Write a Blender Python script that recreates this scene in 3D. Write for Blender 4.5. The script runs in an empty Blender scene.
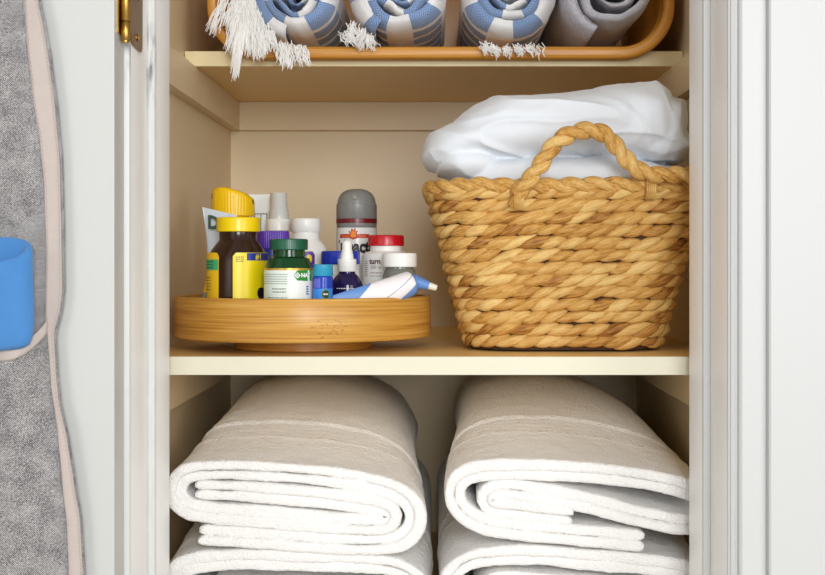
import bpy, bmesh, math, random
from mathutils import Vector, Matrix, noise
random.seed(7)
PI = math.pi
sc = bpy.context.scene
C = sc.collection
F, VX, VY, CZ, SZ = 1277.0, 433.8, 261.5, 0.1028, 1.38   # focal length (px), vanishing point, camera height, shelf front distance


def P(px, py, z):
    return Vector(((px - VX) * z / F, z - SZ, CZ + (VY - py) * z / F))


def lin(c):
    r = []
    for v in c[:3]:
        v = v / 255.0
        r.append(v / 12.92 if v <= 0.04045 else ((v + 0.055) / 1.055) ** 2.4)
    return (*r, 1.0)


def sstep(a, b, x):
    t = max(0.0, min(1.0, (x - a) / (b - a)))
    return t * t * (3 - 2 * t)


def n3(x, y, z):
    return noise.noise(Vector((x, y, z)))


# ------------------------------------------------------------------ materials
def nodes(m):
    return m.node_tree.nodes, m.node_tree.links


def mat(name, col, rough=0.5, metal=0.0, spec=0.5, bump=0.0, bscale=200.0, var=0.0, vscale=8.0, sheen=0.0, trans=0.0, sss=0.0, coat=0.0):
    m = bpy.data.materials.new(name)
    m.use_nodes = True
    N, L = nodes(m)
    b = N['Principled BSDF']
    b.inputs['Base Color'].default_value = lin(col)
    b.inputs['Roughness'].default_value = rough
    b.inputs['Metallic'].default_value = metal
    b.inputs['Specular IOR Level'].default_value = spec
    b.inputs['Sheen Weight'].default_value = sheen
    b.inputs['Transmission Weight'].default_value = trans
    b.inputs['Coat Weight'].default_value = coat
    if sss:
        b.inputs['Subsurface Weight'].default_value = sss
        b.inputs['Subsurface Scale'].default_value = 0.004
    if bump or var:
        tc = N.new('ShaderNodeTexCoord')
    if bump:
        t = N.new('ShaderNodeTexNoise'); t.inputs['Scale'].default_value = bscale; t.inputs['Detail'].default_value = 3
        L.new(tc.outputs['Object'], t.inputs['Vector'])
        bp = N.new('ShaderNodeBump'); bp.inputs['Strength'].default_value = bump; bp.inputs['Distance'].default_value = 0.002
        L.new(t.outputs['Fac'], bp.inputs['Height']); L.new(bp.outputs['Normal'], b.inputs['Normal'])
    if var:
        t2 = N.new('ShaderNodeTexNoise'); t2.inputs['Scale'].default_value = vscale; t2.inputs['Detail'].default_value = 4
        L.new(tc.outputs['Object'], t2.inputs['Vector'])
        mx = N.new('ShaderNodeMix'); mx.data_type = 'RGBA'
        c = lin(col)
        mx.inputs[6].default_value = c
        mx.inputs[7].default_value = (c[0] * (1 - var), c[1] * (1 - var), c[2] * (1 - var), 1)
        L.new(t2.outputs['Fac'], mx.inputs[0]); L.new(mx.outputs[2], b.inputs['Base Color'])
    return m


def math_node(N, L, op, a, b=None, c=None):
    n = N.new('ShaderNodeMath'); n.operation = op
    for i, v in enumerate((a, b, c)):
        if v is None:
            continue
        if isinstance(v, (int, float)):
            n.inputs[i].default_value = v
        else:
            L.new(v, n.inputs[i])
    return n.outputs[0]


def mixc(N, L, fac, a, b):
    mx = N.new('ShaderNodeMix'); mx.data_type = 'RGBA'
    for i, v in ((0, fac), (6, a), (7, b)):
        if isinstance(v, (int, float)):
            mx.inputs[i].default_value = v
        elif isinstance(v, tuple):
            mx.inputs[i].default_value = v
        else:
            L.new(v, mx.inputs[i])
    return mx.outputs[2]


def uvmap(N, L, sx, sy):
    tc = N.new('ShaderNodeTexCoord'); mp = N.new('ShaderNodeMapping')
    mp.inputs['Scale'].default_value = (sx, sy, 1)
    L.new(tc.outputs['UV'], mp.inputs['Vector'])
    return mp.outputs[0]


def tex_noise(N, L, vec, scale=1.0, detail=3):
    t = N.new('ShaderNodeTexNoise'); t.inputs['Scale'].default_value = scale; t.inputs['Detail'].default_value = detail
    L.new(vec, t.inputs['Vector'])
    return t.outputs['Fac']


def ramp(N, L, fac, stops):
    r = N.new('ShaderNodeValToRGB')
    e = r.color_ramp.elements
    e[0].position, e[0].color = stops[0]
    e[1].position, e[1].color = stops[-1]
    for p, c in stops[1:-1]:
        x = e.new(p); x.color = c
    L.new(fac, r.inputs[0])
    return r.outputs[0]


def bump_to(N, L, b, h, strength, dist=0.001):
    bp = N.new('ShaderNodeBump'); bp.inputs['Strength'].default_value = strength; bp.inputs['Distance'].default_value = dist
    L.new(h, bp.inputs['Height']); L.new(bp.outputs['Normal'], b.inputs['Normal'])


def bamboo(name, c1, c2, c3):
    m = mat(name, c2, 0.36, spec=0.45)
    N, L = nodes(m); b = N['Principled BSDF']
    f = tex_noise(N, L, uvmap(N, L, 9, 420), 1.0, 4)
    g = tex_noise(N, L, uvmap(N, L, 4, 60), 1.0, 2)
    s = math_node(N, L, 'ADD', math_node(N, L, 'MULTIPLY', f, 0.6), math_node(N, L, 'MULTIPLY', g, 0.4))
    col = ramp(N, L, s, [(0.33, lin(c3)), (0.5, lin(c2)), (0.66, lin(c1))])
    # the small dark flecks of a bamboo node
    k = tex_noise(N, L, uvmap(N, L, 180, 300), 1.0, 2)
    kk = tex_noise(N, L, uvmap(N, L, 14, 20), 1.0, 1)
    msk = math_node(N, L, 'MULTIPLY', math_node(N, L, 'GREATER_THAN', k, 0.60), math_node(N, L, 'GREATER_THAN', kk, 0.71))
    col = mixc(N, L, math_node(N, L, 'MULTIPLY', msk, 0.55), col, lin((150, 92, 35)))
    L.new(col, b.inputs['Base Color'])
    bump_to(N, L, b, f, 0.12, 0.0006)
    return m


M = {}
M['paint'] = mat('cream_paint', (236, 215, 177), 0.42, bump=0.04, bscale=60)
M['shelf'] = mat('shelf_cream_shaded', (242, 206, 134), 0.36, bump=0.03, bscale=70)  # shelf cream deepened to stand in for warm bounced shade
M['edge_shaded'] = mat('shelf_cream_dim_edge', (234, 217, 170), 0.4)  # same shelf cream, shade of the recessed upper edge painted in
M['edge'] = mat('shelf_cream_lit', (226, 221, 198), 0.4, bump=0.03, bscale=70)  # same shelf cream, paled as painted light on the front edge
M['white'] = mat('trim_white_dimmed', (205, 206, 205), 0.4, bump=0.03, bscale=60)  # same trim white, dimmed on front faces that catch more light
M['bright'] = mat('trim_white_brightened', (247, 247, 246), 0.4)  # same trim white, brightened to make up for dim light on side faces
M['door'] = mat('door_paint', (202, 203, 200), 0.42, bump=0.03, bscale=60)
M['wall'] = mat('room_wall_paint', (240, 239, 236), 0.6)
M['floor'] = mat('floor_wood', (214, 208, 200), 0.5, var=0.3)
M['bamboo'] = bamboo('bamboo', (218, 172, 88), (200, 146, 62), (164, 110, 38))
M['bamboo_dark'] = bamboo('amber_bamboo', (222, 164, 74), (206, 142, 54), (176, 112, 36))
M['brass'] = mat('antique_brass', (200, 160, 80), 0.28, metal=1.0, var=0.35, vscale=90)
M['bronze'] = mat('tarnished_brass', (176, 144, 100), 0.42, metal=0.9, var=0.3, vscale=60)


def smudged(name, base):
    m = mat(name, base, 0.4)
    N, L = nodes(m); b = N['Principled BSDF']
    tc = N.new('ShaderNodeTexCoord'); sp = N.new('ShaderNodeSeparateXYZ'); L.new(tc.outputs['Object'], sp.inputs[0])
    mp = N.new('ShaderNodeMapping'); mp.inputs['Scale'].default_value = (190, 60, 34); L.new(tc.outputs['Object'], mp.inputs['Vector'])
    f = tex_noise(N, L, mp.outputs[0], 1.0, 5)
    f2 = ramp(N, L, f, [(0.40, (0, 0, 0, 1)), (0.62, (1, 1, 1, 1))])
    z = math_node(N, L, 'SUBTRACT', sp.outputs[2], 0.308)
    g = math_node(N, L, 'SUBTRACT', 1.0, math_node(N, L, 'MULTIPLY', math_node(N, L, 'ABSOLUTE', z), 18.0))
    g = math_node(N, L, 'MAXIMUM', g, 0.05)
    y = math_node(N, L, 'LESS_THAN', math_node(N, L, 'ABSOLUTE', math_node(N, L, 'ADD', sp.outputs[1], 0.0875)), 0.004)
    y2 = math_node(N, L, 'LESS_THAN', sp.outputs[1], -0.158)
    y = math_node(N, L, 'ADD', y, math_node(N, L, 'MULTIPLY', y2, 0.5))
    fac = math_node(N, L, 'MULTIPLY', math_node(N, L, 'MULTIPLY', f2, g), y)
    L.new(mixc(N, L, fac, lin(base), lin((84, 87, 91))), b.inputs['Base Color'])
    return m


M['smudged'] = smudged('jamb_smudged_brightened', (247, 247, 245))  # real smudges; white brightened to offset dim light on side faces
M['smudged_dimmed'] = smudged('jamb_smudged_dimmed', (216, 217, 214))  # real smudges on the same white, dimmed for the strongly lit fronts


def terry(name, col, warm=None):
    m = mat(name, col, 0.95, spec=0.1, sheen=0.25)
    N, L = nodes(m); b = N['Principled BSDF']
    tc = N.new('ShaderNodeTexCoord')
    f = tex_noise(N, L, tc.outputs['Object'], 430, 2)
    g = tex_noise(N, L, tc.outputs['Object'], 75, 3)
    h = math_node(N, L, 'ADD', f, math_node(N, L, 'MULTIPLY', g, 0.8))
    bump_to(N, L, b, h, 0.65, 0.0036)
    return m


M['terry'] = terry('white_terry', (248, 246, 243))


def twill(name, stripes, c_blue, c_white, fine=900):
    m = mat(name, c_white, 0.9, spec=0.12, sheen=0.2)
    N, L = nodes(m); b = N['Principled BSDF']
    ck = N.new('ShaderNodeTexChecker'); ck.inputs['Scale'].default_value = fine
    L.new(uvmap(N, L, 1, 1), ck.inputs['Vector'])
    fl = tex_noise(N, L, uvmap(N, L, 260, 260), 1, 2)
    if stripes:
        tc = N.new('ShaderNodeTexCoord'); sp = N.new('ShaderNodeSeparateXYZ'); L.new(tc.outputs['UV'], sp.inputs[0])
        # warp stripes (along the cloth) and weft bands make the check
        def band(v, period, duty, off):
            fr = math_node(N, L, 'FRACT', math_node(N, L, 'ADD', math_node(N, L, 'DIVIDE', v, period), off))
            return math_node(N, L, 'LESS_THAN', fr, duty)
        a = band(sp.outputs[0], 0.075, 0.56, stripes)
        c = band(sp.outputs[1], 0.052, 0.70, 0.15)
        s = math_node(N, L, 'MULTIPLY', math_node(N, L, 'ADD', a, c), 0.5)
        w = math_node(N, L, 'ADD', math_node(N, L, 'MULTIPLY', math_node(N, L, 'MULTIPLY', c, a), 0.85), math_node(N, L, 'MULTIPLY', s, 0.12))
        dots = math_node(N, L, 'MULTIPLY', w, math_node(N, L, 'ADD', math_node(N, L, 'MULTIPLY', ck.outputs['Fac'], 0.5), 0.62))
        col = mixc(N, L, dots, lin(c_white), lin(c_blue))
    else:
        d = math_node(N, L, 'ADD', math_node(N, L, 'MULTIPLY', ck.outputs['Fac'], 0.35), math_node(N, L, 'MULTIPLY', fl, 0.9))
        col = mixc(N, L, d, lin(c_blue), lin(c_white))
    L.new(col, b.inputs['Base Color'])
    bump_to(N, L, b, math_node(N, L, 'ADD', ck.outputs['Fac'], fl), 0.3, 0.0008)
    return m


M['blue_check'] = [twill('blue_white_check_%s' % 'abc'[i], 0.05 + 0.31 * i, (70, 124, 188), (246, 246, 246), 620) for i in range(3)]
M['grey_wool'] = twill('grey_heather', 0, (138, 138, 150), (204, 203, 210), 700)
M['fringe'] = mat('cotton_fringe', (247, 246, 243), 0.9, spec=0.1, sheen=0.2)
M['duvet'] = mat('white_cotton', (226, 231, 237), 0.75, spec=0.2, sheen=0.15, bump=0.12, bscale=45)


def chambray():
    m = mat('grey_chambray', (120, 116, 116), 0.9, spec=0.15, sheen=0.15)
    N, L = nodes(m); b = N['Principled BSDF']
    w = N.new('ShaderNodeTexWave'); w.inputs['Scale'].default_value = 240; w.inputs['Distortion'].default_value = 3.0; w.inputs['Detail'].default_value = 2
    w.inputs['Detail Scale'].default_value = 4
    mp = N.new('ShaderNodeMapping'); tc = N.new('ShaderNodeTexCoord'); L.new(tc.outputs['UV'], mp.inputs['Vector'])
    mp.inputs['Rotation'].default_value = (0, 0, 0.9); L.new(mp.outputs[0], w.inputs['Vector'])
    f = tex_noise(N, L, uvmap(N, L, 620, 620), 1, 2)
    g = tex_noise(N, L, uvmap(N, L, 60, 60), 1, 3)
    s = math_node(N, L, 'ADD', math_node(N, L, 'ADD', math_node(N, L, 'MULTIPLY', w.outputs['Fac'], 0.42), math_node(N, L, 'MULTIPLY', f, 0.5)), math_node(N, L, 'MULTIPLY', g, 0.3))
    col = ramp(N, L, s, [(0.42, lin((46, 46, 52))), (0.6, lin((118, 115, 116))), (0.82, lin((214, 211, 209)))])
    L.new(col, b.inputs['Base Color'])
    bump_to(N, L, b, s, 0.4, 0.001)
    return m


M['chambray'] = chambray()
M['binding'] = mat('taupe_binding', (200, 188, 181), 0.85, spec=0.15, bump=0.25, bscale=600, var=0.12, vscale=120)
M['stitch'] = mat('taupe_thread', (168, 156, 150), 0.9)
M['fleece'] = mat('blue_fleece', (80, 140, 204), 0.95, spec=0.1, sheen=0.3, bump=0.3, bscale=420, var=0.15, vscale=60)


def straw():
    m = mat('water_hyacinth', (190, 140, 75), 0.5, spec=0.3)
    N, L = nodes(m); b = N['Principled BSDF']
    at = N.new('ShaderNodeAttribute'); at.attribute_name = 'tone'
    f = tex_noise(N, L, uvmap(N, L, 3.0, 16), 1, 4)
    g = tex_noise(N, L, uvmap(N, L, 2.0, 2.0), 1, 2)
    s = math_node(N, L, 'ADD', math_node(N, L, 'MULTIPLY', f, 0.62), math_node(N, L, 'ADD', math_node(N, L, 'MULTIPLY', at.outputs['Fac'], 0.60), math_node(N, L, 'MULTIPLY', g, 0.14)))
    col = ramp(N, L, s, [(0.24, lin((74, 40, 16))), (0.43, lin((150, 96, 40))), (0.60, lin((200, 150, 76))), (0.84, lin((228, 192, 122)))])
    L.new(col, b.inputs['Base Color'])
    bump_to(N, L, b, f, 0.7, 0.0018)
    return m


M['straw'] = straw()
M['gap_shade'] = mat('basket_gap_shade', (66, 38, 16), 0.8)  # dark colour painted as the shade between strands


def plastic(name, col, rough=0.3, **k):
    return mat(name, col, rough, **k)


M['yellow'] = plastic('yellow_plastic', (250, 216, 12), 0.28)
M['amber_yellow'] = plastic('golden_yellow_plastic', (252, 204, 14), 0.32)
M['brown_glass'] = plastic('brown_plastic', (50, 30, 22), 0.16)
M['label_yellow'] = plastic('yellow_label', (246, 222, 20), 0.3)
M['label_gold'] = plastic('golden_label', (246, 200, 30), 0.35)
M['label_green'] = plastic('mint_label', (60, 178, 120), 0.4)
M['label_blue'] = plastic('navy_label', (40, 56, 140), 0.35)
M['label_white'] = plastic('white_label', (238, 241, 236), 0.35)
M['label_pale'] = plastic('pale_green_label', (222, 233, 224), 0.35)
M['gold'] = plastic('gold_foil', (204, 164, 70), 0.3, metal=0.5)
M['ink'] = plastic('black_ink', (24, 22, 24), 0.5)
M['grey_ink'] = plastic('grey_ink', (120, 128, 124), 0.5)
M['white_ink'] = plastic('white_ink', (245, 245, 245), 0.5)
M['maroon'] = plastic('maroon_ink', (110, 24, 36), 0.4)
M['flame_orange'] = plastic('orange_ink', (240, 138, 34), 0.4)
M['flame_red'] = plastic('red_ink', (190, 44, 30), 0.4)
M['dark_green'] = plastic('dark_green_plastic', (10, 88, 62), 0.3)
M['green_glass'] = plastic('green_plastic', (8, 62, 26), 0.14)
M['logo_green'] = plastic('leaf_green_label', (40, 140, 44), 0.35)
M['wplastic'] = plastic('white_plastic', (240, 239, 234), 0.32)
M['clear'] = mat('frosted_clear_plastic', (236, 236, 230), 0.28, trans=0.35)
M['purple'] = plastic('purple_plastic', (92, 50, 168), 0.35)
M['royal'] = plastic('royal_blue_plastic', (28, 58, 178), 0.28)
M['teal'] = plastic('turquoise_plastic', (38, 152, 190), 0.34)
M['cobalt'] = plastic('cobalt_plastic', (24, 62, 176), 0.2)
M['violet_label'] = plastic('periwinkle_label', (88, 96, 200), 0.35)
M['sky_label'] = plastic('sky_blue_label', (40, 130, 220), 0.35)
M['navy_glass'] = plastic('indigo_glass', (30, 22, 74), 0.08)
M['red'] = plastic('red_plastic', (196, 18, 34), 0.26)
M['can_grey'] = plastic('grey_plastic', (132, 132, 130), 0.3)
M['can_white'] = plastic('white_enamel', (226, 226, 222), 0.22)
M['can_band'] = plastic('dark_red_band', (112, 20, 34), 0.3)
M['jar_glass'] = plastic('smoky_glass', (120, 122, 112), 0.1)
M['tube_white'] = plastic('tube_white', (240, 236, 236), 0.3)
M['tube_blue'] = plastic('tube_blue', (98, 142, 206), 0.3)
def tube_print():
    # white tube with sweeping blue bands printed on it
    m = mat('tube_print', (240, 236, 236), 0.3)
    N, L = nodes(m); b = N['Principled BSDF']
    tc = N.new('ShaderNodeTexCoord'); sp = N.new('ShaderNodeSeparateXYZ'); L.new(tc.outputs['UV'], sp.inputs[0])
    u, v = sp.outputs[0], sp.outputs[1]
    top = math_node(N, L, 'GREATER_THAN', math_node(N, L, 'SUBTRACT', v, math_node(N, L, 'MULTIPLY', u, 3.4)), -0.75)
    low = math_node(N, L, 'LESS_THAN', v, math_node(N, L, 'SUBTRACT', math_node(N, L, 'MULTIPLY', math_node(N, L, 'POWER', u, 3.0), 1.5), 1.35))
    end = math_node(N, L, 'GREATER_THAN', u, 0.955)
    fac = math_node(N, L, 'MAXIMUM', math_node(N, L, 'MAXIMUM', top, low), end)
    L.new(mixc(N, L, fac, lin((242, 238, 240)), lin((104, 148, 212))), b.inputs['Base Color'])
    return m


M['tube_print'] = tube_print()
M['tip_cream'] = plastic('cream_plastic', (226, 222, 206), 0.4)
M['foil'] = plastic('silver_blue_foil', (206, 216, 226), 0.3)
M['foil_grey'] = plastic('grey_foil', (150, 146, 138), 0.35)


# ------------------------------------------------------------------ mesh helpers
class MB:
    def __init__(s):
        s.v = []; s.f = []; s.uv = []; s.mi = []; s.tone = None

    def add(s, verts, faces, uvs=None, mi=0):
        o = len(s.v)
        s.v += [tuple(v) for v in verts]
        for k, f in enumerate(faces):
            s.f.append([i + o for i in f]); s.mi.append(mi)
            s.uv.append(uvs[k] if uvs else None)
        return o

    def box(s, x0, x1, y0, y1, z0, z1, mi=0):
        v = [(x, y, z) for z in (z0, z1) for y in (y0, y1) for x in (x0, x1)]
        s.add(v, [(0, 2, 3, 1), (4, 5, 7, 6), (0, 1, 5, 4), (2, 6, 7, 3), (0, 4, 6, 2), (1, 3, 7, 5)], mi=mi)

    def build(s, name, m, parent=None, smooth=True, loc=None, bevel=0.0, bseg=2, angle=40):
        me = bpy.data.meshes.new(name)
        me.from_pydata(s.v, [], s.f)
        ms = m if isinstance(m, (list, tuple)) else [m]
        for x in ms:
            me.materials.append(x)
        if len(ms) > 1:
            me.polygons.foreach_set('material_index', s.mi)
        if any(u is not None for u in s.uv):
            uvl = me.uv_layers.new(name='UVMap')
            for p, u in zip(me.polygons, s.uv):
                if u:
                    for li, c in zip(p.loop_indices, u):
                        uvl.data[li].uv = c
        if s.tone is not None:
            a = me.attributes.new('tone', 'FLOAT', 'POINT')
            a.data.foreach_set('value', s.tone)
        bm = bmesh.new(); bm.from_mesh(me)
        bmesh.ops.recalc_face_normals(bm, faces=bm.faces)
        bm.to_mesh(me); bm.free()
        if smooth:
            me.polygons.foreach_set('use_smooth', [True] * len(me.polygons))
            me.set_sharp_from_angle(angle=math.radians(angle))
        me.update()
        o = bpy.data.objects.new(name, me); C.objects.link(o)
        if bevel:
            b = o.modifiers.new('bevel', 'BEVEL'); b.width = bevel; b.segments = bseg; b.limit_method = 'ANGLE'
        if parent:
            o.parent = parent
        if loc is not None:
            o.location = loc
        return o

    def lathe(s, prof, seg=48, rib=None, c=(0, 0), mi=0, z0=0.0, squash=1.0):
        """prof: list of (r, z). rib=(count, depth, zlo, zhi)."""
        rings = []; faces = []; uvs = []
        verts = []
        rmax = max(r for r, z in prof)
        for (r, z) in prof:
            ring = []
            for k in range(seg):
                a = 2 * PI * k / seg
                rr = r
                if rib and rib[2] <= z <= rib[3]:
                    rr = r * (1 - rib[1] * (0.5 + 0.5 * math.cos(rib[0] * a)))
                ring.append(len(verts)); verts.append((c[0] + rr * math.sin(a), c[1] - rr * math.cos(a) * squash, z + z0))
            rings.append(ring)
        L = 0
        for i in range(len(prof) - 1):
            d = math.hypot(prof[i + 1][0] - prof[i][0], prof[i + 1][1] - prof[i][1])
            for k in range(seg):
                q = (k + 1) % seg
                faces.append((rings[i][k], rings[i][q], rings[i + 1][q], rings[i + 1][k]))
                u0, u1 = 2 * PI * rmax * k / seg, 2 * PI * rmax * (k + 1) / seg
                uvs.append(((u0, L), (u1, L), (u1, L + d), (u0, L + d)))
            L += d
        for ring, r in ((rings[0], prof[0][0]), (rings[-1], prof[-1][0])):
            faces.append(tuple(ring)); uvs.append(tuple((verts[i][0], verts[i][1]) for i in ring))
        s.add(verts, faces, uvs, mi)

    def tube(s, pts, rad, seg=8, mi=0, uvs=True, cap=True):
        n = len(pts); verts = []; faces = []; uvl = []
        up = Vector((0.13, 0.31, 0.94))
        acc = 0
        prev = None
        lens = []
        for i in range(n):
            p = Vector(pts[i])
            t = (Vector(pts[min(i + 1, n - 1)]) - Vector(pts[max(i - 1, 0)]))
            t = t.normalized() if t.length > 1e-9 else Vector((0, 0, 1))
            if prev is None:
                a = t.cross(up).normalized()
            else:
                a = (prev - t * prev.dot(t)).normalized()
            prev = a
            b = t.cross(a)
            r = rad[i] if isinstance(rad, (list, tuple)) else rad
            for k in range(seg):
                w = 2 * PI * k / seg
                verts.append(p + a * (r * math.cos(w)) + b * (r * math.sin(w)))
            if i:
                acc += (p - Vector(pts[i - 1])).length
            lens.append(acc)
        for i in range(n - 1):
            for k in range(seg):
                q = (k + 1) % seg
                faces.append((i * seg + k, i * seg + q, (i + 1) * seg + q, (i + 1) * seg + k))
                uvl.append(((lens[i] * 60, k / seg), (lens[i] * 60, (k + 1) / seg), (lens[i + 1] * 60, (k + 1) / seg), (lens[i + 1] * 60, k / seg)))
        if cap:
            faces.append(tuple(range(seg))); uvl.append(tuple((0, 0) for _ in range(seg)))
            faces.append(tuple(range((n - 1) * seg, n * seg))); uvl.append(tuple((0, 0) for _ in range(seg)))
        s.add(verts, faces, uvl, mi)
        return len(verts)


def thing(name, label, cat, loc=(0, 0, 0), group=None, rz=0.0):
    o = bpy.data.objects.new(name, None); C.objects.link(o)
    o.empty_display_size = 0.02
    o.location = loc; o.rotation_euler = (0, 0, rz)
    return tag(o, label, cat, group)


def tag(o, label, cat, group=None):
    o['label'] = label; o['category'] = cat
    if group:
        o['group'] = group
    return o


def struct(o):
    o['kind'] = 'structure'
    return o


def box_obj(name, x0, x1, y0, y1, z0, z1, m, bevel=0.001, parent=None):
    mb = MB(); mb.box(x0, x1, y0, y1, z0, z1)
    return mb.build(name, m, parent, smooth=False, bevel=bevel)


def catmull(pts, per=8, closed=False):
    pts = [Vector(p) for p in pts]
    n = len(pts); out = []
    rng = n if closed else n - 1
    for i in range(rng):
        if closed:
            p0, p1, p2, p3 = pts[(i - 1) % n], pts[i], pts[(i + 1) % n], pts[(i + 2) % n]
        else:
            p0, p1, p2, p3 = pts[max(i - 1, 0)], pts[i], pts[i + 1], pts[min(i + 2, n - 1)]
        for k in range(per):
            t = k / per
            out.append(0.5 * ((2 * p1) + (p2 - p0) * t + (2 * p0 - 5 * p1 + 4 * p2 - p3) * t * t + (3 * p1 - p0 - 3 * p2 + p3) * t ** 3))
    if not closed:
        out.append(pts[-1])
    return out


def resample(pts, step, closed=False):
    pts = [Vector(p) for p in pts]
    if closed:
        pts = pts + [pts[0]]
    L = [0]
    for a, b in zip(pts, pts[1:]):
        L.append(L[-1] + (b - a).length)
    n = max(2, int(round(L[-1] / step)))
    out = []; j = 0
    for k in range(n + (0 if closed else 1)):
        d = L[-1] * k / n
        while j < len(L) - 2 and L[j + 1] < d:
            j += 1
        t = (d - L[j]) / max(1e-9, L[j + 1] - L[j])
        out.append(pts[j].lerp(pts[j + 1], t))
    return out


# text bent round a cylinder of radius r (facing angle a0; 0 looks at -Y), or flat when r is None
def text_mesh(body, size, bold=0.0):
    cu = bpy.data.curves.new('txt', 'FONT'); cu.body = body; cu.size = size
    cu.align_x = 'CENTER'; cu.align_y = 'CENTER'; cu.offset = bold; cu.resolution_u = 3
    o = bpy.data.objects.new('txt', cu); C.objects.link(o)
    bpy.context.view_layer.update()
    me = bpy.data.meshes.new_from_object(o.evaluated_get(bpy.context.evaluated_depsgraph_get()))
    bpy.data.objects.remove(o); bpy.data.curves.remove(cu)
    return me


def lettering(body, size, m, parent, r, a0, z, bold=0.0, sx=1.0, name='lettering', tilt=0.0):
    me = text_mesh(body, size, bold)
    me.name = name
    ct, st = math.cos(tilt), math.sin(tilt)
    for v in me.vertices:
        x, y = v.co.x * sx, v.co.y
        x, y = x * ct - y * st, x * st + y * ct
        a = a0 + x / r
        v.co = (r * math.sin(a), -r * math.cos(a), z + y)
    me.materials.clear(); me.materials.append(m)
    o = bpy.data.objects.new(name, me); C.objects.link(o); o.parent = parent
    return o


def patch(name, m, parent, r, a0, a1, z0, z1, cr=0.0, n=16, th=0.0002):
    """a label wrapped on a cylinder, rounded corners cr."""
    mb = MB()
    pts = []
    w = (a1 - a0) * r
    if cr > 0:
        for (cx, cy, s0) in ((w - cr, z1 - cr, 0), (cr, z1 - cr, 1), (cr, z0 + cr, 2), (w - cr, z0 + cr, 3)):
            pass
    cols = []
    for k in range(n + 1):
        u = w * k / n
        e = min(u, w - u)
        d = 0.0
        if cr > 0 and e < cr:
            d = cr - math.sqrt(max(0, cr * cr - (cr - e) ** 2))
        cols.append((a0 + u / r, z0 + d, z1 - d))
    v = []
    for rr in (r, r - 0.0008):
        for (a, lo, hi) in cols:
            v.append((rr * math.sin(a), -rr * math.cos(a), lo)); v.append((rr * math.sin(a), -rr * math.cos(a), hi))
    f = []
    o = 2 * (n + 1)
    for k in range(n):
        f.append((2 * k, 2 * k + 2, 2 * k + 3, 2 * k + 1))
        f.append((o + 2 * k, o + 2 * k + 1, o + 2 * k + 3, o + 2 * k + 2))
        f.append((2 * k, o + 2 * k, o + 2 * k + 2, 2 * k + 2))
        f.append((2 * k + 1, 2 * k + 3, o + 2 * k + 3, o + 2 * k + 1))
    f.append((0, 1, o + 1, o)); f.append((2 * n, o + 2 * n, o + 2 * n + 1, 2 * n + 1))
    mb.add(v, f)
    return mb.build(name, m, parent)


def lines(parent, m, r, rows, name='small_print'):
    """rows: (a_start, a_end, z, height): illegible small print drawn as broken lines."""
    mb = MB(); rnd = random.Random(3)
    for (a0, a1, z, h) in rows:
        a = a0
        while a < a1:
            w = rnd.uniform(0.0012, 0.0035) / r
            b = min(a + w, a1)
            v = []
            for aa in (a, b):
                for zz in (z, z + h):
                    v.append((r * math.sin(aa), -r * math.cos(aa), zz))
            mb.add(v, [(0, 2, 3, 1)])
            a = b + 0.0006 / r
    o = mb.build(name, m, parent)
    o['kind'] = 'stuff'
    return o


# ------------------------------------------------------------------ the closet
XL, XR, YB = -0.321, 0.321, 0.64
ZTOP, ZLOW = 0.78, -0.75
struct(box_obj('wall_left', XL - 0.02, XL, -0.022, YB + 0.02, ZLOW, ZTOP, M['paint'], 0))
struct(box_obj('wall_right', XR, XR + 0.02, -0.022, YB + 0.02, ZLOW, ZTOP, M['paint'], 0))
struct(box_obj('wall_back', XL, XR, YB, YB + 0.02, ZLOW, ZTOP, M['paint'], 0))
struct(box_obj('ceiling', XL, XR, -0.16, YB, ZTOP - 0.02, ZTOP, M['paint'], 0))
struct(box_obj('floor', -1.1, 1.1, -2.2, YB, ZLOW - 0.02, ZLOW, M['floor'], 0))

# jambs: one extruded profile each (stop, rabbet, bead and casing)
def jamb(name, side, xin, m):
    # xin: inner face of the stop. profile points (x outward from xin, y), going from the closet outwards
    pr = [(0, -0.02), (0, -0.0845), (0.0012, -0.087), (0.0072, -0.087), (0.0084, -0.0858), (0.0084, -0.158), (0.0092, -0.160), (0.0104, -0.1605)]
    if side > 0:
        # stepped casing that shows at the right
        pr += [(0.0112, -0.1625), (0.0135, -0.1640), (0.0150, -0.1628), (0.0155, -0.161), (0.0172, -0.161), (0.0182, -0.1665),
               (0.0205, -0.1685), (0.0418, -0.1685), (0.0424, -0.1665), (0.0434, -0.1665), (0.0440, -0.1755), (0.0455, -0.1770), (0.13, -0.1770), (0.132, -0.1755), (0.132, -0.13)]
    else:
        pr += [(0.03, -0.1605), (0.0315, -0.159), (0.0315, -0.145)]
    pr += [(pr[-1][0], -0.02)]
    mb = MB()
    n = len(pr); v = []
    for z in (ZLOW, ZTOP):
        for (dx, y) in pr:
            v.append((xin + side * dx, y, z))
    f = [(i, (i + 1) % n, n + (i + 1) % n, n + i) for i in range(n)]
    f += [tuple(range(n)), tuple(range(n, 2 * n))]
    mb.add(v, f)
    mb.mi = [0 if i in (0, 4, n - 1) else 1 for i in range(n)] + [0, 0]  # side faces get the brightened white, front faces the dimmed one
    return struct(mb.build(name, m, None, angle=28))


XJL, XJR = -0.2816, 0.2722
jamb('trim_1', -1, XJL, [M['smudged'], M['smudged_dimmed']])
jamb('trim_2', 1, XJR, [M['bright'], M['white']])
# the room wall the closet opens into
struct(box_obj('wall_front', -1.1, XJL - 0.0315, -0.145, -0.02, ZLOW, ZTOP, M['wall'], 0))
struct(box_obj('wall_front_right', XJR + 0.132, 1.1, -0.165, -0.02, ZLOW, ZTOP, M['wall'], 0))

# the open door, folded back flat beside the closet
DX = -0.2952
struct(box_obj('door_1', -0.86, DX, -0.200, -0.1625, ZLOW + 0.01, ZTOP, M['door'], 0.0012))

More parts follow.
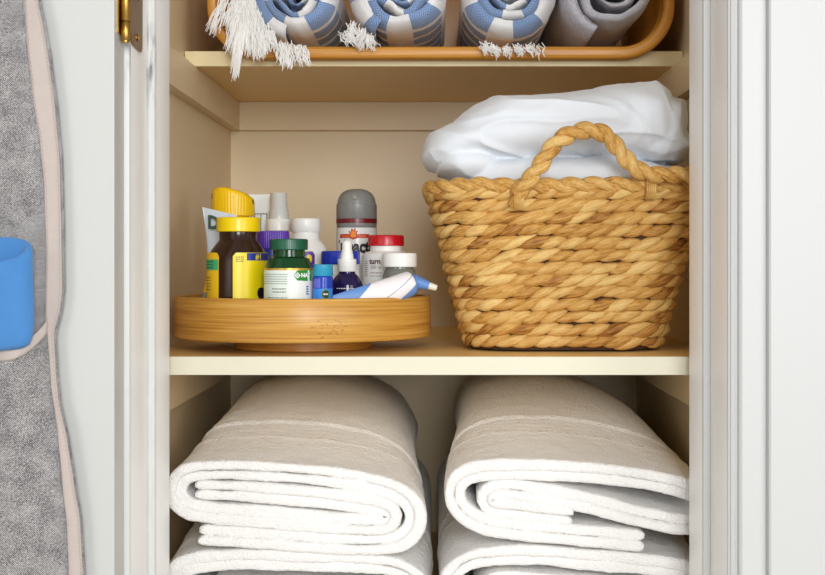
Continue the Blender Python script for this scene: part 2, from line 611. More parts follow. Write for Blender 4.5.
# hinge
HZ0 = 0.3105
h = thing('hinge', 'antique brass butt hinge with a screw, on the left jamb beside the door', 'hinge', (-0.2896, -0.168 - 0.012, 0.36))
mb = MB()   # jamb leaf: plate with a rounded bottom corner on the jamb face
pl = []
y0, y1, zb, zt, cr = 0.0195, 0.063, -0.0515, 0.075, 0.008
arc = [(y1 - cr + cr * math.cos(a), zb + cr + cr * math.sin(a)) for a in [-PI / 2 * k / 6 for k in range(7)]]
pl = [(y0 - 0.02, zt), (y1, zt)] + arc + [(y0 + 0.004, zb + 0.002), (y0 - 0.004, zb + 0.012), (y0 - 0.02, zb + 0.012)]
n = len(pl)
v = [(0.0001, y, z) for y, z in pl] + [(0.0016, y, z) for y, z in pl]
mb.add(v, [(i, (i + 1) % n, n + (i + 1) % n, n + i) for i in range(n)] + [tuple(range(n)), tuple(range(n, 2 * n))])
leaf = mb.build('leaf', M['bronze'], h, smooth=False)
for (lo, hi) in ((-0.0500, -0.0322), (-0.0313, 0.030), (0.0309, 0.075)):
    mb = MB(); mb.lathe([(0.0040, lo), (0.0046, lo + 0.0008), (0.0046, hi - 0.0008), (0.0040, hi)], 24)
    mb.build('knuckle', M['brass'], h)
mb = MB(); mb.lathe([(0.003, -0.0517), (0.0036, -0.0510), (0.0036, -0.0497)], 20); mb.build('pin', M['brass'], h)
for zz in (-0.040, 0.000, 0.050):
    mb = MB(); mb.lathe([(0.0040, -0.0002), (0.0040, 0.0008), (0.0028, 0.0012), (0.0024, 0.0005)], 20)
    s = mb.build('screw', M['brass'], leaf); s.location = (0.0016, 0.046 if zz > -0.03 else 0.040, zz); s.rotation_euler = (0, PI / 2, 0)
mb = MB(); mb.box(-0.0054, -0.0044, -0.010, 0.006, -0.044, 0.075); mb.build('door_leaf', M['brass'], h, smooth=False)

# shelves and their cleats
ZS, ZSB = 0.0, -0.0200
ZU, ZUT = 0.3535, 0.3731
def shelf(label, y0, z0, z1, em='edge'):
    t = thing('shelf', label, 'shelf', (0, (y0 + YB) / 2, z0))
    w_, d_ = XR - 0.0008, (YB - 0.0006 - y0) / 2
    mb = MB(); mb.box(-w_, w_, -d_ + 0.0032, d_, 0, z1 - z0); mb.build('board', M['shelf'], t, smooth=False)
    mb = MB(); mb.box(-w_, w_, -d_, -d_ + 0.0031, 0, z1 - z0); mb.build('edge_light_tone', M[em], t, smooth=False, bevel=0.0008)
    return t
ZLS = -0.325
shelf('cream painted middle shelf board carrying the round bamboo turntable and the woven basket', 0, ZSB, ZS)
shelf('narrower cream painted upper shelf board under the tray of rolled towels', 0.26, ZU, ZUT, 'edge_shaded')
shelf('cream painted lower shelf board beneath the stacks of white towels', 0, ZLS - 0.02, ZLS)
ct = 0.0155
k = 3
for (zt, hh, yf) in ((ZU, 0.0445, -0.02), (ZSB, 0.050, 0.0), (ZLS - 0.02, 0.045, 0.0)):
    extra = ZUT - ZU + 0.001 if zt == ZU else 0
    if zt == ZU:
        # the upper cleats run forward past the front edge of the narrower shelf
        struct(box_obj('trim_%d' % k, XL, XL + ct, yf, YB, zt - hh, zt, M['paint'], 0.0008)); k += 1
        struct(box_obj('trim_%d' % k, XR - ct, XR, yf, YB, zt - hh, zt, M['paint'], 0.0008)); k += 1
    else:
        struct(box_obj('trim_%d' % k, XL, XL + ct, yf, YB, zt - hh, zt, M['paint'], 0.0008)); k += 1
        struct(box_obj('trim_%d' % k, XR - ct, XR, yf, YB, zt - hh, zt, M['paint'], 0.0008)); k += 1
    struct(box_obj('trim_%d' % k, XL + ct, XR - ct, YB - ct, YB, zt - hh, zt, M['paint'], 0.0008)); k += 1

# ------------------------------------------------------------------ turntable
TC = (-0.1552, 1.524 - SZ)
TR = 0.1515
tt = thing('turntable', 'round bamboo turntable with a raised rim holding the medicine bottles', 'turntable', (TC[0], TC[1], 0))
mb = MB()
mb.lathe([(0.002, 0.0143), (TR - 0.004, 0.0143), (TR - 0.0012, 0.0152), (TR, 0.0175), (TR, 0.0612), (TR - 0.0008, 0.0622), (TR - 0.0022, 0.0626), (TR - 0.0048, 0.0626),
          (TR - 0.0058, 0.0618), (TR - 0.006, 0.0225), (TR - 0.0065, 0.0220), (0.002, 0.0220)], 128)
mb.build('tray', M['bamboo'], tt).rotation_euler = (0, 0, 2.6)
mb = MB(); mb.lathe([(0.079, 0.0), (0.081, 0.001), (0.081, 0.0143)], 96)
mb.build('base', M['bamboo_dark'], tt)
ZF = 0.0220


def bot(px, z):
    return ((px - VX) * z / F, z - SZ, ZF)


def hz(py, z):   # height of pixel row py at depth z above the tray floor
    return CZ + (VY - py) * z / F - ZF


# --- brown vitamin bottle
z = 1.45
t = thing('vitamin_bottle', 'large dark brown vitamin bottle with bright yellow cap and yellow label', 'bottle', bot(238.3, z))
r = 0.0352
hc1, hc0, hn, hs = hz(217.5, z), hz(231.9, z), hz(241.5, z), hz(256, z)
mb = MB(); mb.lathe([(r - 0.003, 0), (r - 0.001, 0.001), (r, 0.004), (r, hs - 0.006), (r - 0.0015, hs), (r - 0.006, hs + 0.008), (r - 0.0125, hn), (0.0215, hn + 0.0015), (0.0215, hc0 + 0.004)], 64)
mb.build('bottle_body', M['brown_glass'], t)
cp = MB(); cp.lathe([(0.0240, hc0), (0.0246, hc0 + 0.0006), (0.0246, hc1 - 0.002), (0.0240, hc1 - 0.0006), (0.0225, hc1)], 160, rib=(80, 0.008, hc0, hc1 - 0.002)); cp.build('cap', M['yellow'], t)
zl0, zl1 = hz(302, z), hz(252.8, z)
lb = patch('label', M['label_yellow'], t, r + 0.0004, -0.02, 1.45, zl0, zl1, 0.004)
lg = patch('label', M['label_gold'], t, r + 0.0004, -1.62, -0.51, zl0, zl1, 0.004)
patch('label_panel', M['label_green'], lg, r + 0.0006, -1.4, -0.52, hz(270, z), hz(259.5, z))
patch('label_panel', M['label_blue'], lb, r + 0.0006, 0.42, 1.40, hz(260.5, z), hz(253.2, z))
lettering('#1', 0.008, M['label_yellow'], lb, r + 0.0009, 0.83, hz(257, z), 0.0002)
patch('seal', M['ink'], lb, r + 0.0006, 0.78, 1.12, hz(298.5, z), hz(287, z), 0.0058, 20)
lines(lb, M['ink'], r + 0.0008, [(0.08, 0.32, hz(257.5 + 2 * i, z), 0.0008) for i in range(3)] + [(0.0, 0.45, hz(298, z), 0.0006)] +
      [(-1.25, -0.85, hz(277.5 + 3 * i, z), 0.0007) for i in range(5)] + [(-1.25, -0.72, hz(262 + 3 * i, z), 0.0008) for i in range(3)])

# --- green vitamin bottle
z = 1.41
t = thing('vitamin_bottle', 'green vitamin bottle with dark green cap and a white label with a diamond emblem', 'bottle', bot(289, z))
r = 0.0270
hc1, hc0, hn = hz(239, z), hz(250, z), hz(257.5, z)
hs = hz(266.5, z)
mb = MB(); mb.lathe([(r - 0.003, 0), (r - 0.001, 0.001), (r, 0.004), (r, hs - 0.003), (r - 0.001, hs), (r - 0.005, hn - 0.001), (0.0178, hn + 0.001), (0.0172, hc0 + 0.003)], 64)
mb.build('bottle_body', M['green_glass'], t)
cp = MB(); cp.lathe([(0.0202, hc0), (0.0208, hc0 + 0.0006), (0.0208, hc1 - 0.0016), (0.0203, hc1 - 0.0004), (0.019, hc1)], 200, rib=(70, 0.012, hc0, hc1 - 0.0016)); cp.build('cap', M['dark_green'], t)
lb = patch('label', M['label_white'], t, r + 0.0004, -1.45, 1.5, hz(302, z), hz(268.3, z), n=40)
patch('label_panel', M['label_pale'], lb, r + 0.0006, -1.4, 0.16, hz(302, z), hz(271, z), n=20)
patch('gold_stripe', M['gold'], lb, r + 0.0007, -1.45, 1.5, hz(270.2, z), hz(268.1, z), n=40)
# the diamond emblem on a green flag
e = MB()
def cylpt(rr, a, zz):
    return (rr * math.sin(a), -rr * math.cos(a), zz)
zc = hz(275.2, z)
e.add([cylpt(r + 0.0009, a, zz) for a, zz in ((0.30, zc), (0.44, zc + 0.0055), (0.8, zc + 0.0060), (1.2, zc + 0.0060), (1.2, zc - 0.0060), (0.8, zc - 0.0060), (0.44, zc - 0.0055))], [(0, 1, 6), (1, 2, 5, 6), (2, 3, 4, 5)])
e.build('emblem', M['logo_green'], lb)
e = MB()
for (a, dd) in ((0.45, 0.0034),):
    w = dd / r
    e.add([cylpt(r + 0.0012, aa, zz) for aa, zz in ((a - w, zc), (a, zc + dd), (a + w, zc), (a, zc - dd))] +
          [cylpt(r + 0.0012, aa, zz) for aa, zz in ((a - w * .6, zc), (a, zc + dd * .6), (a + w * .6, zc), (a, zc - dd * .6))],
          [(0, 1, 5, 4), (1, 2, 6, 5), (2, 3, 7, 6), (3, 0, 4, 7)])
    q = w * .36; d2 = dd * .36
    e.add([cylpt(r + 0.0012, aa, zz) for aa, zz in ((a - q, zc), (a, zc + d2), (a + q, zc), (a, zc - d2))], [(0, 1, 2, 3)])
e.build('emblem_outline', M['white_ink'], lb)
lettering('NAT', 0.0062, M['white_ink'], lb, r + 0.0013, 0.82, zc, 0.0003)
lines(lb, M['grey_ink'], r + 0.0008, [(-1.25, 0.05, hz(274.5 + 2.3 * i, z), 0.0007) for i in range(5)] + [(-0.6, 0.0, hz(289 + 3.0 * i, z), 0.0012) for i in range(2)] + [(-0.9, 0.05, hz(297.5, z), 0.0008)])
lines(lb, M['label_blue'], r + 0.0008, [(0.86, 0.98, hz(287 + 2.4 * i, z), 0.0016) for i in range(4)])

# --- bottle with the slanted yellow spray cap
z = 1.55
t = thing('spray_bottle', 'yellow bottle with a slanted golden yellow spray cap behind the brown bottle', 'bottle', bot(233.2, z))
r = 0.0250
hb = hz(216, z)
mb = MB(); mb.lathe([(r - 0.003, 0), (r - 0.0005, 0.001), (r - 0.0005, hb - 0.012), (r - 0.002, hb - 0.005), (r - 0.006, hb - 0.001), (r - 0.006, hb + 0.004)], 56)
mb.build('bottle_body', M['amber_yellow'], t)
mb = MB(); seg = 160
hA, hB = hz(186.0, z), hz(196.5, z)
rows = []
prof = [(0.985, 0.0), (1.0, 0.03), (1.0, 0.75), (0.985, 0.86), (0.94, 0.94), (0.84, 0.99), (0.6, 1.0), (0.02, 1.0)]
v = []
for (q, tt_) in prof:
    for k in range(seg):
        a = 2 * PI * k / seg
        x = math.sin(a); y = -math.cos(a)
        top = hA + (hB - hA) * ((x * q + 1) / 2) ** 1.7 - 0.0022 * sstep(0.4, 1, -x) - 0.002 * sstep(0.6, 1, x)
        zlo = hb
        rr = r + 0.0009
        if 0.02 < tt_ < 0.8 and abs(x) < 0.72 and y < 0:
            rr -= 0.0007 * (0.5 + 0.5 * math.cos(44 * a))
        v.append((rr * q * x, rr * q * y, zlo + (top - zlo) * tt_))
f = [(i * seg + k, i * seg + (k + 1) % seg, (i + 1) * seg + (k + 1) % seg, (i + 1) * seg + k) for i in range(len(prof) - 1) for k in range(seg)]
f += [tuple(range(seg)), tuple(range((len(prof) - 1) * seg, len(prof) * seg))]
mb.add(v, f); mb.build('spray_cap', M['amber_yellow'], t)
for a in (-1.16, 1.30):
    patch('slot', M['ink'], t, r + 0.0012, a - 0.05, a + 0.05, hz(199, z) if a < 0 else hz(204.5, z), hz(194, z) if a < 0 else hz(200, z))

# --- foil sachet / tube leaning at the left
t = thing('foil_tube', 'flattened silver foil tube standing at the left edge behind the brown bottle', 'tube', (P(216, 261, 1.503).x, 1.503 - SZ, ZF))
mb = MB(); nx, nz = 14, 26
v = []; f = []; mi = []
H = hz(207, 1.503)
for side in (-1, 1):
    for j in range(nz + 1):
        w = j / nz
        zz = H * w
        le = [(0, 192.0), (0.12, 196.5), (0.25, 201.0), (0.40, 205.5), (0.60, 207.5), (0.80, 206.0), (1, 202.3)]
        for (w0, e0), (w1_, e1) in zip(le, le[1:]):
            if w <= w1_ + 1e-6:
                ed = e0 + (e1 - e0) * (w - w0) / (w1_ - w0)
                break
        re_ = 214 + 23 * w ** 1.2
        cx = ((ed + re_) / 2 - 216) * 1.503 / F
        hw = (re_ - ed) / 2 * 1.503 / F
        th = 0.0068 * math.sin(PI * min(1, 0.12 + w)) ** 0.7 * (1 - w ** 6) + 0.0005
        for i in range(nx + 1):
            u = -1 + 2 * i / nx
            v.append((cx + hw * u, side * th * math.sqrt(max(0, 1 - u * u)) ** 0.8 + 0.0005 * n3(u * 3, w * 9, side), zz - 0.0050 * w ** 4 * (u + 1)))
o2 = (nx + 1) * (nz + 1)
for s in (0, 1):
    for j in range(nz):
        for i in range(nx):
            a = s * o2 + j * (nx + 1) + i
            f.append((a, a + 1, a + nx + 2, a + nx + 1) if s == 0 else (a, a + nx + 1, a + nx + 2, a + 1))
            w = (j + 0.5) / nz
            mi.append(0 if w > 0.60 else (1 if w > 0.50 else (2 if w > 0.30 else 1)))
# close the rim
for j in range(nz):
    for i in (0, nx):
        a = j * (nx + 1) + i
        f.append((a, a + nx + 1, o2 + a + nx + 1, o2 + a)); mi.append(0 if j > nz * .6 else 1)
for i in range(nx):
    for j in (0, nz):
        a = j * (nx + 1) + i
        f.append((a, a + 1, o2 + a + 1, o2 + a)); mi.append(0 if j else 1)
mb.v = v; mb.f = f; mb.mi = mi; mb.uv = [None] * len(f)
mb.build('foil_body', [M['foil'], M['foil_grey'], M['label_gold']], t)
me = text_mesh('Dul', 0.021, 0.0009)
for vv in me.vertices:
    x, y = vv.co.x * 0.85, vv.co.y
    w = (H * 0.90 + y) / H
    vv.co = (0.0045 + x, -0.0074 + 0.0015 * (w - 0.8), H * 0.86 + y - 0.16 * x)
me.materials.clear(); me.materials.append(plastic('forest_ink', (26, 66, 34), 0.5))
lo = bpy.data.objects.new('lettering', me); C.objects.link(lo); lo.parent = t

# --- white carton behind
z = 1.612
t = thing('carton', 'tall white carton with a black outlined panel behind the yellow spray cap', 'box', ((259.0 - VX) * z / F, z - SZ + 0.008, ZF))
hh = hz(194.2, z)
mb = MB(); mb.box(-0.0150, 0.0150, -0.008, 0.008, 0, hh); mb.build('carton_body', M['label_white'], t, smooth=False, bevel=0.0006)
mb = MB()
za, zb_ = hz(236, z), hz(213.5, z)
for (x0, x1, q0, q1) in ((-0.006, 0.0105, zb_ - 0.0009, zb_), (-0.006, -0.0051, za, zb_), (0.0020, 0.0028, za, zb_), (0.0096, 0.0105, za, zb_)):
    mb.box(x0, x1, -0.0086, -0.0081, q0, q1)
mb.build('printed_frame', M['ink'], t, smooth=False)
mb = MB(); mb.box(0.0138, 0.0149, -0.0085, -0.0081, 0.01, hh - 0.001); mb.build('orange_stripe', M['flame_orange'], t, smooth=False)

# --- spray pump with clear overcap
z = 1.587
t = thing('nasal_spray', 'white pump spray bottle with a frosted clear overcap beside the white carton', 'bottle', bot(278.8, z))
c1, c0, k0 = hz(193, z), hz(219.2, z), hz(231, z)
mb = MB(); mb.lathe([(0.014, 0), (0.0165, 0.002), (0.0165, k0 - 0.012), (0.0125, k0 - 0.003), (0.0115, k0 + 0.002)], 48); mb.build('bottle_body', M['wplastic'], t)
mb = MB(); mb.lathe([(0.0150, k0), (0.0156, k0 + 0.0006), (0.0156, c0 - 0.0008), (0.0150, c0)], 160, rib=(48, 0.01, k0, c0 - 0.001)); mb.build('collar', M['wplastic'], t)
mb = MB(); mb.lathe([(0.0126, c0 - 0.001), (0.0124, c0 + 0.010), (0.0108, c0 + 0.012), (0.0104, c1 - 0.0012), (0.0098, c1), (0.0002, c1)], 48); mb.build('overcap', M['clear'], t)
mb = MB(); mb.lathe([(0.0080, c0 + 0.0006), (0.0080, c0 + 0.010), (0.005, c0 + 0.012), (0.0035, c1 - 0.008), (0.001, c1 - 0.006)], 32); mb.build('nozzle', M['wplastic'], t)

# --- purple cap bottle
z = 1.515
t = thing('pill_bottle', 'small bottle with a ribbed purple cap between the brown and the green bottle', 'bottle', bot(273.2, z))
c1, c0 = hz(231.3, z), hz(248.5, z)
mb = MB(); mb.lathe([(0.016, 0), (0.0185, 0.002), (0.0185, c0 - 0.010), (0.0165, c0 - 0.003), (0.016, c0 + 0.003)], 48); mb.build('bottle_body', M['label_blue'], t)
mb = MB(); mb.lathe([(0.0184, c0), (0.0190, c0 + 0.0008), (0.0190, c1 - 0.0012), (0.0182, c1)], 220, rib=(44, 0.05, c0 + 0.0005, c1 - 0.001)); mb.build('cap', M['purple'], t)

# --- white supplement bottle
z = 1.553
t = thing('pill_bottle', 'white round-shouldered pill bottle with white cap behind the green bottle', 'bottle', bot(305.8, z))
c1, c0 = hz(218.6, z), hz(232.2, z)
r = 0.0268
hs = hz(250, z)
mb = MB(); mb.lathe([(r - 0.004, 0), (r - 0.001, 0.001), (r, 0.004), (r, hs - 0.006), (r - 0.0012, hs), (r - 0.004, hs + 0.006), (r - 0.0085, hs + 0.0110), (0.0165, hs + 0.013), (0.0160, c0 + 0.004)], 64); mb.build('bottle_body', M['wplastic'], t)
mb = MB(); mb.lathe([(0.0175, c0), (0.0180, c0 + 0.0006), (0.0180, c1 - 0.0014), (0.0174, c1 - 0.0003), (0.0165, c1)], 160, rib=(60, 0.012, c0, c1 - 0.0014)); mb.build('cap', M['wplastic'], t)
lb = patch('label', M['can_band'], t, r + 0.0004, -0.9, 0.50, hz(285, z), hz(251.5, z), 0.004)
patch('label_panel', M['purple'], lb, r + 0.0006, 0.10, 0.46, hz(285, z), hz(252.3, z), 0.003)
patch('label_panel', M['yellow'], lb, r + 0.0008, 0.12, 0.37, hz(263, z), hz(254.5, z), 0.004)
patch('label_panel', M['logo_green'], lb, r + 0.0008, 0.12, 0.34, hz(280, z), hz(266, z), 0.002)

# --- small turquoise cap bottle
z = 1.40
t = thing('syrup_bottle', 'small bright blue bottle with a turquoise cap at the front rim', 'bottle', bot(323, z))
r = 0.0110
c1, c0 = hz(264.3, z), hz(276, z)
mb = MB(); mb.lathe([(r - 0.002, 0), (r, 0.001), (r, c0 - 0.0015), (r - 0.001, c0 - 0.0004), (r - 0.0018, c0 + 0.003)], 40); mb.build('bottle_body', M['cobalt'], t)
mb = MB(); mb.lathe([(0.0106, c0), (0.0110, c0 + 0.0005), (0.0108, c1 - 0.0008), (0.0100, c1)], 160, rib=(40, 0.02, c0, c1 - 0.0009)); mb.build('cap', M['teal'], t)
lb = patch('label', M['sky_label'], t, r + 0.0004, -1.2, 1.2, hz(302, z), hz(288.5, z))
patch('label_panel', M['violet_label'], lb, r + 0.0004, -0.9, -0.2, hz(287.5, z), hz(278.5, z))
patch('seal', M['logo_green'], lb, r + 0.00055, -0.05, 0.72, hz(298.8, z), hz(289.2, z), 0.0042, 18)
patch('seal_center', M['ink'], lb, r + 0.0007, 0.02, 0.65, hz(298, z), hz(290, z), 0.0034, 18)
lettering('VICKS', 0.0022, M['white_ink'], lb, r + 0.0012, 0.33, hz(294, z), 0.0001)

# --- blue-lid jar
z = 1.502
t = thing('jar', 'white jar with a wide royal blue lid behind the dropper bottle', 'jar', bot(340.5, z))
c1, c0 = hz(251, z), hz(264.2, z)
mb = MB(); mb.lathe([(0.018, 0), (0.0215, 0.002), (0.0222, 0.01), (0.0222, c0 - 0.010), (0.0205, c0 - 0.003), (0.019, c0 + 0.002)], 48); mb.build('jar_body', M['wplastic'], t)
mb = MB(); mb.lathe([(0.0222, c0), (0.0229, c0 + 0.0008), (0.0229, c1 - 0.002), (0.0222, c1 - 0.0005), (0.021, c1)], 180, rib=(36, 0.02, c0 + 0.001, c1 - 0.003)); mb.build('lid', M['royal'], t)

# --- dropper bottle
z = 1.452
t = thing('dropper_bottle', 'indigo glass dropper bottle with a white rubber bulb', 'bottle', bot(347, z))
q1, q0, c0 = hz(240, z), hz(259, z), hz(271.5, z)
r = 0.0183
mb = MB(); mb.lathe([(r - 0.002, 0), (r, 0.002), (r, c0 - 0.0165), (r - 0.0012, c0 - 0.012), (r - 0.005, c0 - 0.0055), (0.0094, c0 - 0.002), (0.009, c0 + 0.002)], 48); mb.build('bottle_body', M['navy_glass'], t)
mb = MB(); mb.lathe([(0.0104, c0), (0.0107, c0 + 0.0005), (0.0107, q0 - 0.0008), (0.0100, q0)], 160, rib=(36, 0.03, c0 + 0.001, q0 - 0.001)); mb.build('collar', M['wplastic'], t)
mb = MB(); mb.lathe([(0.0075, q0 - 0.0006), (0.0072, q0 + 0.004), (0.0060, q0 + 0.010), (0.0055, q1 - 0.010), (0.0058, q1 - 0.006), (0.0050, q1 - 0.002), (0.0032, q1 - 0.0004), (0.001, q1)], 32); mb.build('rubber_bulb', M['wplastic'], t)
lines(t, M['white_ink'], r + 0.0004, [(-0.6, 0.5, hz(288.5, z), 0.0008)])

# --- spray can
z = 1.592
t = thing('spray_can', 'tall white spray can with a grey domed cap and dark red band', 'spray can', bot(356.6, z))
r = 0.0253
g0, b1, b0, w1 = hz(204.5, z), hz(219, z), hz(223.6, z), hz(228, z)
tp = hz(189, z)
mb = MB(); mb.lathe([(r - 0.002, 0), (r, 0.0015), (r, w1 - 0.001), (r - 0.0004, w1)], 64); mb.build('can_body', M['can_white'], t)
mb = MB(); mb.lathe([(r - 0.0006, w1 - 0.0005), (r - 0.0003, w1), (r - 0.0003, b0)], 64); mb.build('collar', M['can_grey'], t)
mb = MB(); mb.lathe([(r - 0.0002, b0), (r + 0.0002, b0 + 0.0003), (r + 0.0002, b1 - 0.0003), (r - 0.0002, b1)], 64); mb.build('red_band', M['can_band'], t)
dome = [(r - 0.0002, b1), (r, b1 + 0.0004), (r, g0 - 0.0004), (r - 0.0009, g0)]
for k in range(1, 11):
    a = PI / 2 * k / 10
    dome.append(((r - 0.0012) * math.cos(a) ** 0.72 if k < 10 else 0.0006, g0 + (tp - g0) * math.sin(a) ** 1.0))
mb = MB(); mb.lathe(dome, 64); mb.build('domed_cap', M['can_grey'], t)
mb = MB(); mb.lathe([(0.0030, 0), (0.0034, 0.0010), (0.0026, 0.0014), (0.0020, 0.0004)], 24)
s = mb.build('nozzle', M['foil_grey'], t); s.location = (-0.0010, -(r - 0.0026), hz(197.8, z)); s.rotation_euler = (PI / 2 - 0.22, 0, 0)
# flame emblem and bar
zf0 = hz(238.5, z)
patch('emblem_bar', M['flame_red'], t, r + 0.0003, -0.86, 0.72, hz(238.3, z), hz(234.4, z), n=24)
e = MB()
outline = [(-5.2, 0), (-3.5, 4.2), (-5.0, 7.2), (-2.6, 6.2), (-1.6, 10.2), (0.2, 7.8), (2.2, 10.8), (2.8, 6.6), (5.2, 7.6), (3.6, 4.0), (5.0, 0), (0, -2.2)]
def flame(scale, rr, cz):
    pts = [(cylpt(rr, -0.10 + x * scale / r, cz + y * scale)) for x, y in outline]
    return [cylpt(rr, -0.10, cz + 4 * scale)] + pts, [(0, i + 1, (i + 1) % len(pts) + 1) for i in range(len(pts))]
e.add(*flame(0.00115, r + 0.0007, hz(238, z))); e.build('flame_emblem', M['flame_red'], t)
e = MB(); e.add(*flame(0.00078, r + 0.0010, hz(236.8, z))); e.build('flame_center', M['flame_orange'], t)
lettering('Tinacti', 0.0215, M['ink'], t, r + 0.0003, -0.05, hz(247.3, z), 0.0010, 0.78)
lettering('Tinacti', 0.0035, M['flame_orange'], t, r + 0.0006, -0.52, hz(236.4, z), 0.0001, 1.3, name='small_lettering')
lettering('actin', 0.0035, M['flame_orange'], t, r + 0.0006, 0.36, hz(236.4, z), 0.0001, 1.3, name='small_lettering')

# --- white bottle with red cap
z = 1.535
t = thing('pill_bottle', 'white pill bottle with a glossy red cap beside the spray can', 'bottle', bot(386, z))
c1, c0 = hz(235.2, z), hz(246, z)
r = 0.0290
hs = hz(256, z)
mb = MB(); mb.lathe([(r - 0.004, 0), (r, 0.003), (r, hs - 0.001), (r - 0.0012, hs + 0.002), (r - 0.005, hs + 0.0046), (0.0192, hs + 0.006), (0.0192, c0 + 0.003)], 64); mb.build('bottle_body', M['wplastic'], t)
mb = MB(); mb.lathe([(0.0208, c0), (0.0216, c0 + 0.0006), (0.0216, c1 - 0.002), (0.0208, c1 - 0.0005), (0.0195, c1)], 200, rib=(70, 0.008, c0, c1 - 0.002)); mb.build('cap', M['red'], t)
lettering('turn', 0.0092, M['maroon'], t, r + 0.0003, -0.44, hz(261.6, z), 0.0003, 0.95)
lettering('500 m', 0.0056, M['grey_ink'], t, r + 0.0003, -0.40, hz(267.2, z), 0.0)
lines(t, M['maroon'], r + 0.0004, [(-0.66, -0.1, hz(273.0, z), 0.0008), (-0.66, -0.1, hz(276, z), 0.0006)])
lines(t, M['grey_ink'], r + 0.0004, [(-0.98, -0.80, hz(262 + 2 * i, z), 0.0009) for i in range(8)])

# --- glass jar with white lid
z = 1.482
t = thing('jar', 'smoky glass jar with a broad white lid behind the blue and white tube', 'jar', bot(399.5, z))
c1, c0 = hz(253, z), hz(267, z)
mb = MB(); mb.lathe([(0.0165, 0), (0.019, 0.002), (0.0194, 0.006), (0.0194, c0 - 0.009), (0.0178, c0 - 0.004), (0.0160, c0 - 0.002), (0.016, c0 + 0.002)], 48); mb.build('jar_body', M['jar_glass'], t)
mb = MB(); mb.lathe([(0.0195, c0), (0.0201, c0 + 0.0006), (0.0201, c1 - 0.0018), (0.0194, c1 - 0.0004), (0.018, c1)], 200, rib=(72, 0.006, c0, c1 - 0.002)); mb.build('lid', M['wplastic'], t)

# --- ointment tube lying over the rim
A = Vector((-0.112, 1.4015 - SZ, 0.0450)); B = Vector((-0.0215, 1.4470 - SZ, 0.0800))
t = thing('ointment_tube', 'blue and white ointment tube lying across the rim with its nozzle pointing right', 'tube', A)
ax = (B - A); Lt = ax.length; ax.normalize()
up = Vector((0, 0, 1)); up = (up - ax * up.dot(ax)).normalized(); dp = ax.cross(up)   # dp: thin direction (depth)
mb = MB(); ns, seg = 34, 40
v = []; f = []; uvs_ = []
for i in range(ns + 1):
    w = i / ns
    q = w
    hw = 0.0195 * (1 - q) + 0.0138 * q
    if w > 0.93:
        hw *= math.sqrt(max(0.05, 1 - ((w - 0.93) / 0.07) ** 2 * 0.75))
    th = 0.0011 + (0.0135 - 0.0011) * sstep(0.0, 0.85, w)
    if w > 0.93:
        th *= math.sqrt(max(0.05, 1 - ((w - 0.93) / 0.07) ** 2 * 0.75))
    for k in range(seg):
        a = 2 * PI * k / seg
        v.append(ax * (Lt * w) + up * (hw * math.sin(a)) + dp * (th * math.cos(a)))
for i in range(ns):
    for k in range(seg):
        f.append((i * seg + k, i * seg + (k + 1) % seg, (i + 1) * seg + (k + 1) % seg, (i + 1) * seg + k))
        uvs_.append(((i / ns, math.sin(2 * PI * k / seg)), (i / ns, math.sin(2 * PI * (k + 1) / seg)), ((i + 1) / ns, math.sin(2 * PI * (k + 1) / seg)), ((i + 1) / ns, math.sin(2 * PI * k / seg))))
f += [tuple(range(seg)), tuple(range(ns * seg, (ns + 1) * seg))]
uvs_ += [tuple((0, 1) for _ in range(seg)), tuple((1, 0) for _ in range(seg))]
mb.add(v, f, uvs_)
mb.build('tube_body', M['tube_print'], t)
tipd = (P(438.5, 288.5, 1.447) - B).normalized()
b0 = ax * Lt
mb = MB()
mb.tube([b0 - ax * 0.003, b0 + tipd * 0.001, b0 + tipd * 0.0025, b0 + tipd * 0.014, b0 + tipd * 0.0165], [0.0088, 0.0088, 0.0075, 0.0052, 0.0048], 28)
mb.build('cap', M['tube_blue'], t)
mb = MB(); mb.tube([b0 + tipd * 0.0160, b0 + tipd * 0.0165, b0 + tipd * 0.0255, b0 + tipd * 0.0262], [0.0036, 0.0042, 0.0034, 0.0024], 24)
mb.build('nozzle_tip', M['tip_cream'], t)
mb = MB()
seam = []
for i in range(24):
    w = 0.18 + 0.78 * i / 23
    hgt = -0.55 + 1.25 * (i / 23) ** 2.2
    hw = 0.0195 * (1 - w) + 0.0138 * w; th = 0.0011 + (0.0135 - 0.0011) * sstep(0, .85, w)
    a = math.asin(hgt)
    p1 = ax * (Lt * w) + up * (hw * hgt) + dp * (th * math.cos(a))
    p2 = ax * (Lt * w) + up * (hw * hgt) - dp * (th * math.cos(a))
    seam.append(p1 if p1.y < p2.y else p2)
mb.tube(seam, 0.00028, 6); mb.build('printed_line', M['label_blue'], t)

# ------------------------------------------------------------------ basket
BX, BY = 0.1525, 1.535 - SZ
BH = 0.1835
def half(zz):
    w = zz / BH
    return 0.1085 + (0.1550 - 0.1085) * w ** 0.95, 0.081 + (0.117 - 0.081) * w
def rrect(a, b, rc, n=16):
    pts = []
    for (cx, cy, s0) in ((a - rc, -b + rc, -PI / 2), (a - rc, b - rc, 0), (-a + rc, b - rc, PI / 2), (-a + rc, -b + rc, PI)):
        for k in range(n + 1):
            t_ = s0 + PI / 2 * k / n
            pts.append(Vector((cx + rc * math.cos(t_), cy + rc * math.sin(t_), 0)))
    return pts

